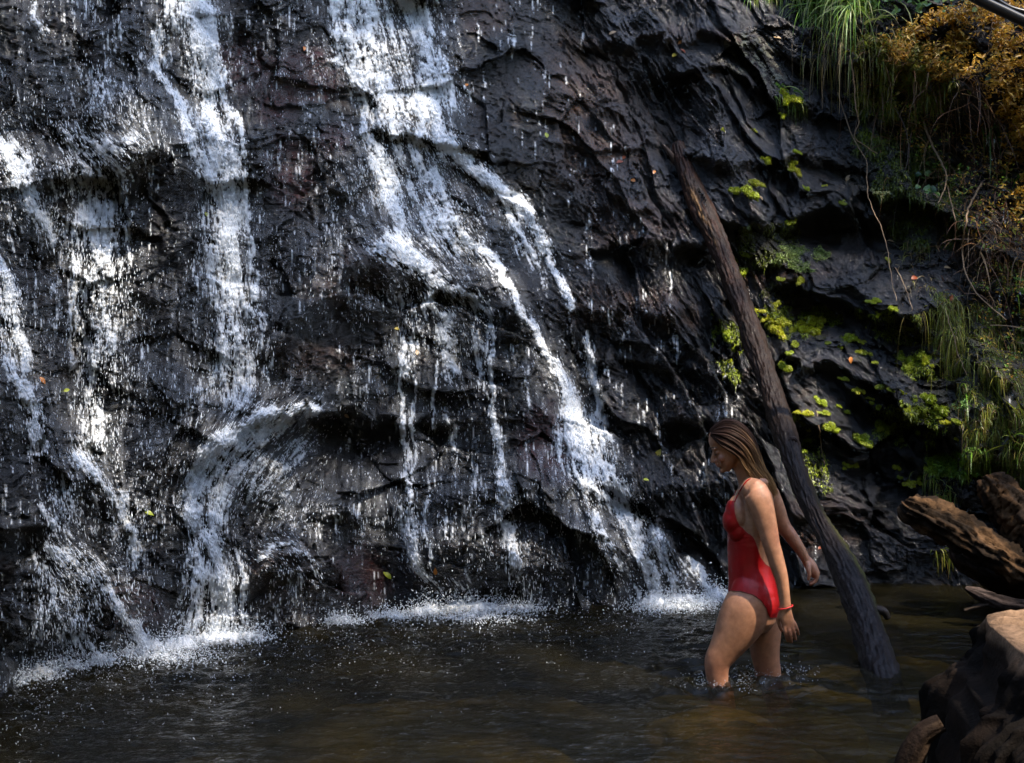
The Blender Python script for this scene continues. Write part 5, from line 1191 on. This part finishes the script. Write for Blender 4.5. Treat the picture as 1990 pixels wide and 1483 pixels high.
def remesh(parts, voxel, smooth, name='tmp'):
    """voxel union of the parts, relaxed: one continuous skin"""
    v, f = join(parts); me = raw_mesh(name, v, f, True); o = bpy.data.objects.new(name, me); COL.objects.link(o)
    m = o.modifiers.new('r', 'REMESH'); m.mode = 'VOXEL'; m.voxel_size = voxel
    s = o.modifiers.new('s', 'SMOOTH'); s.factor = .5; s.iterations = smooth
    dg = bpy.context.evaluated_depsgraph_get(); ev = o.evaluated_get(dg); m2 = bpy.data.meshes.new_from_object(ev)
    bpy.data.objects.remove(o); bpy.data.meshes.remove(me)
    n = len(m2.vertices); V = np.zeros(n * 3, np.float32); m2.vertices.foreach_get('co', V); V = V.reshape(-1, 3).astype(float)
    m2.calc_loop_triangles(); T_ = np.zeros(len(m2.loop_triangles) * 3, np.int32); m2.loop_triangles.foreach_get('vertices', T_)
    N = np.zeros(n * 3, np.float32); m2.vertex_normals.foreach_get('vector', N)
    bpy.data.meshes.remove(m2); return V, T_.reshape(-1, 3), N.reshape(-1, 3).astype(float)
def clip_mesh(V, F, val):
    """keep val > 0, cutting triangles exactly on the line"""
    V = list(map(tuple, V)); out = []; cache = {}
    def cut(a, b):
        k = (a, b) if a < b else (b, a)
        if k not in cache:
            t = val[a] / (val[a] - val[b]); cache[k] = len(V); V.append(tuple(np.array(V[a]) * (1 - t) + np.array(V[b]) * t))
        return cache[k]
    pos = val[F] > 0; cnt = pos.sum(1)
    out += F[cnt == 3].tolist()
    for t, p in zip(F[(cnt > 0) & (cnt < 3)], pos[(cnt > 0) & (cnt < 3)]):
        poly = []
        for k in range(3):
            a, b = t[k], t[(k + 1) % 3]; pa, pb = p[k], p[(k + 1) % 3]
            if pa: poly.append(int(a))
            if pa != pb: poly.append(cut(int(a), int(b)))
        for k in range(1, len(poly) - 1): out.append([poly[0], poly[k], poly[k + 1]])
    V = np.array(V); F = np.array(out, int)
    return compact(V, F)

torso = [
 loft([(1466, 938, 20, .060, 0), (1466, 950, 30, .120, 0), (1465, 968, 36, .148, 0), (1463, 990, 40, .145, 0), (1460, 1015, 41.5, .138, 0), (1457, 1045, 40.5, .128, 0), (1456, 1070, 39.5, .120, 0), (1457, 1095, 39.5, .117, 0), (1460, 1120, 42, .132, 0), (1463, 1145, 45, .152, 0), (1465, 1168, 46, .162, 0), (1466, 1190, 42, .150, 0)], 56, 5)]
for s in (-1, 1):
    torso += [ell(wp(1427, 1012, s * .056), .050, .064, .060), ell(wp(1434, 1000, s * .060), .054, .066, .090), ell(wp(1435, 1028, s * .054), .048, .064, .060), ell(wp(1474, 1174, s * .074), .088, .088, .086), ell(wp(1460, 952, s * .12), .050, .07, .045)]
hips = [loft([(1466, 1118, 24, .045, -.072), (1464, 1138, 38, .068, -.078), (1463, 1160, 45, .082, -.082), (1450, 1188, 48, .090, -.086), (1436, 1215, 44.5, .084, -.086), (1420, 1243, 36.5, .072, -.085), (1405, 1267, 29.5, .060, -.085), (1395, 1286, 26, .053, -.085), (1393, 1302, 23, .048, -.085), (1395, 1322, 21, .045, -.085), (1402, 1352, 24, .050, -.085), (1410, 1395, 21, .046, -.085), (1419, 1445, 13.5, .031, -.085), (1423, 1478, 12.5, .030, -.085)], 44, 4),
        loft([(1468, 1122, 24, .045, .070), (1471, 1142, 36, .066, .075), (1474, 1165, 42, .080, .080), (1482, 1200, 37.5, .084, .082), (1485, 1232, 32.5, .076, .082), (1486, 1260, 29, .066, .082), (1489, 1285, 26, .058, .082), (1493, 1306, 24.5, .052, .082), (1498, 1328, 22, .048, .082), (1510, 1362, 23, .050, .082), (1523, 1405, 20, .044, .082), (1538, 1455, 13, .031, .082), (1543, 1482, 12.5, .030, .082)], 44, 4),
        loft([(1428, 1484, 13, .034, -.085), (1405, 1488, 13, .042, -.085), (1375, 1494, 8, .044, -.085), (1364, 1496, 5, .036, -.085)], 24, 4), loft([(1548, 1488, 13, .034, .082), (1526, 1492, 13, .042, .082), (1496, 1498, 8, .044, .082), (1486, 1500, 5, .036, .082)], 24, 4),
        ell(wp(1384, 1286, -.085), .026, .034, .036), ell(wp(1478, 1310, .082), .026, .034, .036)]
arms = [loft([(1460, 950, 22, .046, -.135), (1467, 953, 24, .050, -.158), (1472, 964, 25.5, .052, -.172), (1479, 983, 24.5, .050, -.182), (1487, 1010, 21.5, .046, -.19), (1494, 1037, 18.8, .042, -.198), (1499, 1058, 16.8, .040, -.204), (1505, 1077, 16, .040, -.208), (1511, 1098, 15.2, .038, -.212), (1518, 1121, 13.2, .034, -.216), (1523, 1150, 11.4, .029, -.22), (1526, 1174, 10.8, .023, -.222), (1527, 1184, 11, .021, -.222)], 36, 4),
        loft([(1478, 950, 22, .046, .135), (1490, 958, 22, .050, .158), (1500, 974, 20, .050, .170), (1509, 993, 18, .046, .175), (1517, 1012, 15.5, .042, .178), (1524, 1026, 14.5, .040, .18), (1533, 1037, 13.5, .040, .18), (1543, 1051, 12.5, .037, .178), (1554, 1067, 10.5, .031, .176), (1564, 1084, 9, .025, .174), (1568, 1091, 9.2, .022, .174)], 36, 4)]
def hpt(pts, y): return [wp(a, b, y + c) for a, b, c in pts]
# near hand, hanging, back of the hand outward
hand = [loft([(1526, 1180, 11, .020, -.222), (1527, 1192, 12.5, .017, -.222), (1530, 1206, 13.5, .015, -.222), (1534, 1217, 13.5, .013, -.221)], 24, 4)]
for pts, r in (([(1524, 1214, 0), (1525.5, 1226, -.004), (1528, 1237, .006), (1531, 1246, .020)], .0083), ([(1531, 1215, -.002), (1534, 1228, -.006), (1537, 1240, .004), (1538.5, 1248, .018)], .0084),
               ([(1538, 1214, -.001), (1542, 1226, -.005), (1545, 1236, .005), (1546, 1243, .018)], .0080), ([(1544, 1210, 0), (1548, 1219, -.003), (1551, 1227, .004), (1552, 1233, .014)], .0070)):
    hand.append(chain(spline(np.array(hpt(pts, -.222)), 12), np.linspace(r * 1.08, r * .82, 12)))
hand.append(chain(spline(np.array(hpt([(1518, 1190, .010), (1513, 1204, .022), (1515, 1216, .030), (1519, 1225, .034)], -.222)), 10), np.linspace(.0120, .0082, 10)))
# far hand, loosely curled behind her
hand += [loft([(1568, 1089, 9.5, .022, .174), (1573, 1097, 11.5, .030, .174), (1579, 1107, 11.5, .036, .174), (1583, 1114, 10, .036, .174)], 24, 4)]
for y, l in ((.146, 1.0), (.164, 1.06), (.183, 1.0), (.200, .84)):
    hand.append(chain(spline(np.array([wp(1585, 1111, y), wp(1588, 1111 + 13 * l, y), wp(1583, 1111 + 20 * l, y), wp(1575, 1111 + 24 * l, y - .004)]), 12), np.linspace(.0086, .0066, 12)))
hand.append(chain(spline(np.array([wp(1570, 1096, .150), wp(1572, 1108, .132), wp(1573, 1118, .128), wp(1571, 1126, .130)]), 10), np.linspace(.012, .008, 10)))
neck = [loft([(1463, 950, 30, .062, 0), (1459, 936, 24.5, .053, 0), (1453, 920, 22.5, .050, 0), (1446, 902, 22.5, .050, 0), (1440, 885, 23, .05, 0)], 32, 4), ell(wp(1470, 938, -.055), .055, .06, .036), ell(wp(1470, 938, .055), .055, .06, .036)]
# head: own frame, f forward, u up, tipped down
HC = (1419, 861); HA = math.radians(22)
hf = np.array([-math.cos(HA), 0, -math.sin(HA)]); hu = np.array([-math.sin(HA), 0, math.cos(HA)]); hs = np.array([0, 1., 0])
H0 = wp(*HC)
def hp(f, u, s=0.0): return H0 + hf * f + hu * u + hs * s
U = np.array([.105, .1035, .098, .09, .07, .04, .01, -.015, -.04, -.06, -.075, -.09, -.105, -.113, -.117])
FRf = np.array([.002, .018, .036, .052, .076, .089, .0905, .0835, .085, .088, .087, .0835, .083, .075, .062]); BKf = np.array([-.002, -.018, -.036, -.054, -.078, -.094, -.097, -.088, -.068, -.045, -.018, .004, .030, .042, .052]); WDf = np.array([.002, .018, .033, .046, .061, .072, .0745, .0705, .067, .061, .054, .045, .033, .022, .010])
uu = np.linspace(.105, -.117, 60); fr_, bk_, wd_ = (np.interp(uu, U[::-1], A_[::-1]) for A_ in (FRf, BKf, WDf))
th = np.linspace(0, 2 * np.pi, 56, endpoint=False); rows = []
for u, a, b, w in zip(uu, fr_, bk_, wd_):
    m = (a + b) / 2 - .12 * (a - b) * (1 if u < .02 else 0); cc = np.cos(th); s_ = np.sin(th)
    ff = m + np.where(cc > 0, (a - m) * np.abs(cc) ** .85, -(m - b) * np.abs(cc) ** .9); ss_ = w * np.sign(s_) * np.abs(s_) ** .95
    rows.append(H0 + hf * ff[:, None] + hu * u + hs * ss_[:, None])
V = np.array(rows); i = np.arange(V.shape[0] * 56).reshape(-1, 56); j = np.roll(i, -1, 1); f = np.stack([i[:-1], i[1:], j[1:], j[:-1]], -1).reshape(-1, 4)
f = np.concatenate([f[:, [0, 1, 2]], f[:, [0, 2, 3]]]); V = V.reshape(-1, 3); k = len(V); V = np.concatenate([V, V[:56].mean(0)[None], V[-56:].mean(0)[None]])
head = [(V, np.concatenate([f, np.stack([i[0], j[0], np.full(56, k)], 1), np.stack([j[-1], i[-1], np.full(56, k + 1)], 1)]))]
R_ = np.stack([hf, hs, hu], 1)
head += [caps(hp(.080, -.006), hp(.104, -.044), .0085, .0105), ell(hp(.106, -.046), .0105, .011, .0095, 16, R_)]
for s in (-1, 1):
    head += [ell(hp(.096, -.050, s * .010), .0095, .0075, .0075, 12, R_), ell(hp(.081, .005, s * .026), .009, .022, .008, 14, R_), ell(hp(.0715, -.014, s * .030), .0125, .0145, .0115, 14, R_), ell(hp(.068, -.046, s * .038), .018, .017, .018, 14, R_)]
head += [ell(hp(.0905, -.0665), .0105, .019, .0062, 14, R_), ell(hp(.0890, -.0785), .0100, .017, .0066, 14, R_), ell(hp(.080, -.103), .0135, .016, .0130, 14, R_)]
SKV, SKF, SKN = remesh(torso + hips + arms + hand + neck + head, .0036, 7, 'body')

def skin_material():
    m, nt, out = mat_new('skin')
    p = nd(nt, 'BsdfPrincipled'); vec = objcoord(nt)
    a = nt.nodes.new('ShaderNodeAttribute'); a.attribute_name = 'col'
    n = mixcol(nt, mapr(nt, noise(nt, vec, 34, 5), .3, .7, 0, 1), (.74, .70, .68), (1.18, 1.18, 1.18))
    nt.links.new(mixcol(nt, 1.0, a.outputs['Color'], n, 'MULTIPLY'), p.inputs['Base Color'])
    p.inputs['Roughness'].default_value = .52; p.inputs['Subsurface Weight'].default_value = .18; p.inputs['Subsurface Radius'].default_value = (.010, .004, .002); p.inputs['Subsurface Scale'].default_value = 1
    p.inputs['Coat Weight'].default_value = .05; p.inputs['Coat Roughness'].default_value = .35
    b = bump(nt, noise(nt, vec, 160, 4, .6), .25, .0012, bump(nt, noise(nt, vec, 26, 3), .25, .004)); nt.links.new(b, p.inputs['Normal'])
    nt.links.new(p.outputs[0], out.inputs[0]); return m
SKIN = skin_material()
bx = SKV[:, 0] / SKV[:, 1] * FOC + CX; by = CY - (SKV[:, 2] - EYE) / SKV[:, 1] * FOC; bz = SKV[:, 1] - WD
sk = np.zeros((len(SKV), 3)) + np.array([.39, .185, .098])
def near(px, py, y, r): return np.exp(-(((bx - px) * WS) ** 2 + ((by - py) * WS) ** 2 + (bz - y) ** 2) / r ** 2)
pale = np.clip(near(1450, 1010, -.10, .07) + near(1430, 985, 0, .06), 0, 1)
sk = sk + (np.array([.46, .26, .16]) - sk) * (pale * .6)[:, None]
red = np.clip(near(1392, 1300, -.085, .07) + near(1484, 1310, .082, .07) + near(1512, 1044, -.2, .05) + near(1531, 1032, .18, .05) + .8 * near(1535, 1232, -.222, .06) + .8 * near(1583, 1120, .17, .06), 0, 1)
sk = sk + (np.array([.38, .13, .075]) - sk) * (red * .55)[:, None]
lipm = np.clip(sum(np.exp(-(((SKV - hp(.094, u_)) / np.array([.010, .016, .0062])) ** 2).sum(1)) for u_ in (-.067, -.0785)), 0, 1)
sk = sk + (np.array([.38, .13, .105]) - sk) * (lipm * .8)[:, None]
chk = near(1399, 893, -.055, .03); sk = sk + (np.array([.40, .14, .085]) - sk) * (chk * .5)[:, None]
me = raw_mesh('body', SKV, SKF, True, SKIN); add_col(me, 'col', sk); body = new_obj('body', me)

# swimsuit: the torso's own surface, pushed out and trimmed along its hems
TV, TF, TN = remesh(torso + hips[:2] + neck[:1], .0042, 9, 'suit')
tx = TV[:, 0] / TV[:, 1] * FOC + CX; ty = CY - (TV[:, 2] - EYE) / TV[:, 1] * FOC; tz = TV[:, 1] - WD
side = np.interp(ty, [940, 973, 985, 997, 1010, 1021, 1033, 1043, 1050, 1056, 1082, 1097, 1108, 1118], [1424, 1427, 1427.5, 1428.6, 1432, 1437, 1450, 1463, 1467, 1469, 1477, 1487, 1503, 1600])
leg = np.interp(tx, [1380, 1419, 1441, 1465, 1479, 1489, 1492.5, 1496, 1520], [1146, 1148, 1149.5, 1157, 1168, 1182, 1194, 1199, 1200]) + 6 * np.exp(-(tz / .03) ** 2)
neckl = ty - np.interp(np.abs(tz), [0, .03, .07, .12], [990, 984, 974, 974])
val = np.minimum.reduce([(side - tx) * WS, (leg - ty) * WS, neckl * WS])
off = TN * (.0042 + .0012 * fbm(tx / 14, ty / 5, 3, 1200)[:, None] * np.exp(-((ty - 1050) / 14) ** 2)[:, None] * 1.8 + .0008 * fbm(tx / 10, ty / 30, 2, 1210)[:, None])
sv, sf = clip_mesh(TV + off, TF, val)
SUIT = simple_mat('red_swim_fabric', (.34, .004, .005), .4, .25, 14, .5, .003, spec=.35)
me = raw_mesh('swimsuit', sv, sf, True, SUIT); suit = new_obj('swimsuit', me)
so = suit.modifiers.new('thick', 'SOLIDIFY'); so.thickness = .0025; so.offset = -1
hm_v, hm_f = clip_mesh(TV + off * 1.12, TF, np.minimum(val, .0045 - val)); hem = tag(new_obj('hem', raw_mesh('hem', hm_v, hm_f, True, simple_mat('red_hem', (.34, .007, .008), .5, .1, 30, .2, .001))), kind='stuff')
from mathutils.bvhtree import BVHTree
bvh = BVHTree.FromPolygons([tuple(v) for v in SKV], [tuple(t) for t in SKF.tolist()])
def on_skin(px, py, out=.002):
    o = Vector((0, 0, EYE)); t = Vector(tuple(wp(px, py, 0))); d = (t - o).normalized(); h = bvh.ray_cast(o, d)
    return (np.array(h[0]) + np.array(h[1]) * out) if h[0] is not None else np.array(t)
sp_ = spline(np.array([on_skin(x, y) for x, y in ((1428, 975), (1431, 968), (1436, 959), (1441, 950), (1447, 941), (1453, 934), (1458, 931))]), 40)
v, f = chain(sp_, np.full(40, .0026), 8); strap = new_obj('strap', raw_mesh('strap', v, f, True, SUIT))
sp2 = []
for q in sp_:
    h = bvh.find_nearest(Vector((q[0], 2 * WD - q[1], q[2]))); sp2.append(np.array(h[0]) + np.array(h[1]) * .0015)
sp2 = np.array(sp2); v, f = chain(sp2, np.full(40, .0026), 8); strap2 = new_obj('strap', raw_mesh('strap', v, f, True, SUIT))
a = np.linspace(0, 2 * np.pi, 40); wc = wp(1526.5, 1180, -.222)
ring = [wc + np.array([math.cos(t) * 13.2 * WS, math.sin(t) * .0275, math.cos(t) * 3.5 * WS * 1.0]) for t in a]
v, f = chain(ring, np.full(40, .0030), 8); brace = new_obj('bracelet', raw_mesh('bracelet', v, f, True, simple_mat('red_cord', (.62, .02, .02), .5, .1, 60, .2, .001)))
DARKH = simple_mat('brow_hair', (.035, .018, .010), .6, .2, 60, 0, 0)
bits = []
for s in (-1, 1):
    q = spline(np.array([hp(.096, .010, s * .012), hp(.092, .014, s * .024), hp(.080, .013, s * .037), hp(.070, .007, s * .045)]), 16); v, f = chain(q, np.linspace(.0026, .0014, 16), 8); bits.append(new_obj('eyebrow', raw_mesh('eyebrow', v, f, True, DARKH)))
    q = spline(np.array([hp(.0855, -.018, s * .020), hp(.0900, -.0215, s * .030), hp(.083, -.0200, s * .041)]), 14); v, f = chain(q, np.linspace(.0016, .0024, 14), 8); bits.append(new_obj('eyelashes', raw_mesh('eyelashes', v, f, True, DARKH)))

# hair: brown at the crown running to dark blond tips
LO = spline(np.array([(1378, 846), (1388, 857), (1401, 868), (1420, 880), (1432, 893), (1441, 908), (1450, 922), (1458, 938), (1468, 955)], float), 60)
UP = spline(np.array([(1381, 836), (1396, 822), (1420, 815), (1446, 829), (1464, 855), (1472, 882), (1481, 910), (1496, 935), (1505, 970)], float), 60)
tt_ = np.linspace(0, 1, 60); WDT = np.interp(tt_, [0, .12, .25, .45, .6, .8, 1], [.030, .060, .080, .084, .080, .082, .078])
def hair_pt(a, sgn, lift):
    c = LO + (UP - LO) * a; ymax = WDT * np.sqrt(np.clip(1 - a ** 2.2, 0, 1)) + .004
    p = np.stack([(c[:, 0] - CX) * WS, WD + sgn * (ymax + lift), EYE + (CY - c[:, 1]) * WS], 1); return p
hv, hfc, hcol, k = [], [], [], 0
def hair_color(t, j): return (np.array([.030, .013, .007]) + (np.array([.26, .145, .056]) - np.array([.030, .013, .007])) * (sstep(.36, .88, t) * .9)[:, None]) * j
for sgn, ns_ in ((-1, 1300), (1, 420)):
    for _ in range(ns_):
        lock = random.randrange(40); lr_ = random.Random(lock + (0 if sgn < 0 else 100))
        a = min(1, max(0, lr_.random() ** .9 + random.gauss(0, .022))); p = hair_pt(a, sgn, lr_.gauss(.002, .0065) + random.gauss(0, .0018)).copy()
        ph = lr_.uniform(0, 6.28) + random.gauss(0, .25); am = lr_.gauss(0, .017) + random.gauss(0, .003)
        if random.random() < .10: am += random.gauss(0, .018); ph = random.uniform(0, 6.28)
        p[:, 0] += am * np.sin(tt_ * 5 + ph) * tt_; p[:, 1] += am * np.cos(tt_ * 6 + ph) * tt_ * sgn; p[:, 2] += random.gauss(0, .004) * tt_
        if a > .9: p[:, 2] += random.gauss(0, .003)
        st_ = int(60 * random.choice([0, 0, 0, .05, .15, .25, .35])); en = int(60 * min(1, random.gauss(.92, .09))); en = min(60, max(st_ + 12, en)); p = p[st_:en:3]; tl_ = tt_[st_:en:3]; m = len(p)
        r = random.uniform(.0009, .0021) * np.interp(np.linspace(0, 1, m), [0, .1, .7, 1], [.7, 1, 1, .25])
        tg = np.gradient(p, axis=0); tg /= np.linalg.norm(tg, axis=1, keepdims=True); b = np.cross(tg, [0, 1, 0]); b /= np.linalg.norm(b, axis=1, keepdims=True); c2 = np.cross(tg, b)
        ring = np.stack([p + b * r[:, None], p + c2 * r[:, None] * .8, p - b * r[:, None], p - c2 * r[:, None] * .8], 1)
        i = np.arange(m * 4).reshape(m, 4) + k; j = np.roll(i, -1, 1); hv.append(ring.reshape(-1, 3)); hfc.append(np.stack([i[:-1], j[:-1], j[1:], i[1:]], -1).reshape(-1, 4))
        hcol.append(np.repeat(hair_color(np.clip(tl_ + lr_.gauss(0, .10), 0, 1), math.exp(lr_.gauss(0, .2) + random.gauss(0, .25))), 4, 0)); k += m * 4
for sgn in (-1, 1):
    P_ = np.array([hair_pt(a, sgn, -.006) for a in np.linspace(0, 1, 24)]); i = np.arange(24 * 60).reshape(24, 60) + k
    hv.append(P_.reshape(-1, 3)); hfc.append(np.stack([i[:-1, :-1], i[1:, :-1], i[1:, 1:], i[:-1, 1:]], -1).reshape(-1, 4)); hcol.append(np.tile(hair_color(tt_, .75), (24, 1))); k += 24 * 60
HAIR, nt, out = mat_new('hair')
p = nd(nt, 'BsdfPrincipled'); at = nt.nodes.new('ShaderNodeAttribute'); at.attribute_name = 'col'; nt.links.new(at.outputs['Color'], p.inputs['Base Color']); p.inputs['Roughness'].default_value = .55; p.inputs['Specular IOR Level'].default_value = .15; nt.links.new(p.outputs[0], out.inputs[0])
me = raw_mesh('hair', np.concatenate(hv), np.concatenate(hfc), True, HAIR); add_col(me, 'col', np.concatenate(hcol)); hair = new_obj('hair', me)
# water pushed up round her legs
for lbl, x0_, y0_, r0_ in (('ruffled splash collar around the forward leg', .935, 5.565, .062), ('ruffled splash collar around the rear leg', 1.195, 5.735, .060)):
    n = 260; a_ = RNG.uniform(0, 2 * np.pi, n); r_ = r0_ + np.abs(RNG.normal(0, .06, n)); p_ = np.stack([x0_ + r_ * np.cos(a_) * 1.2 + .04 * (RNG.uniform(0, 1, n)), y0_ + r_ * np.sin(a_), .004 + RNG.exponential(.010, n)], 1)
    d_ = RNG.normal(0, .7, (n, 3)); d_[:, 2] *= .5; d_ /= np.linalg.norm(d_, axis=1, keepdims=True)
    v, f = streaks(p_, d_, np.exp(RNG.normal(-5.4, .5, n)), np.exp(RNG.normal(-6.8, .4, n))); tag(new_obj('leg_splash', raw_mesh('leg_splash', v, f, True, DROP_M)), lbl, kind='stuff')
person = empty('person', tuple(wp(1455, 1480)), 'person in a red one piece swimsuit wading knee deep past the leaning log', 'person')
rotate_parented([body, suit, hair, brace] + bits, person)
rotate_parented([strap, strap2, hem], suit)
for o in (strap, strap2, hem): o.matrix_parent_inverse = Matrix.Identity(4)
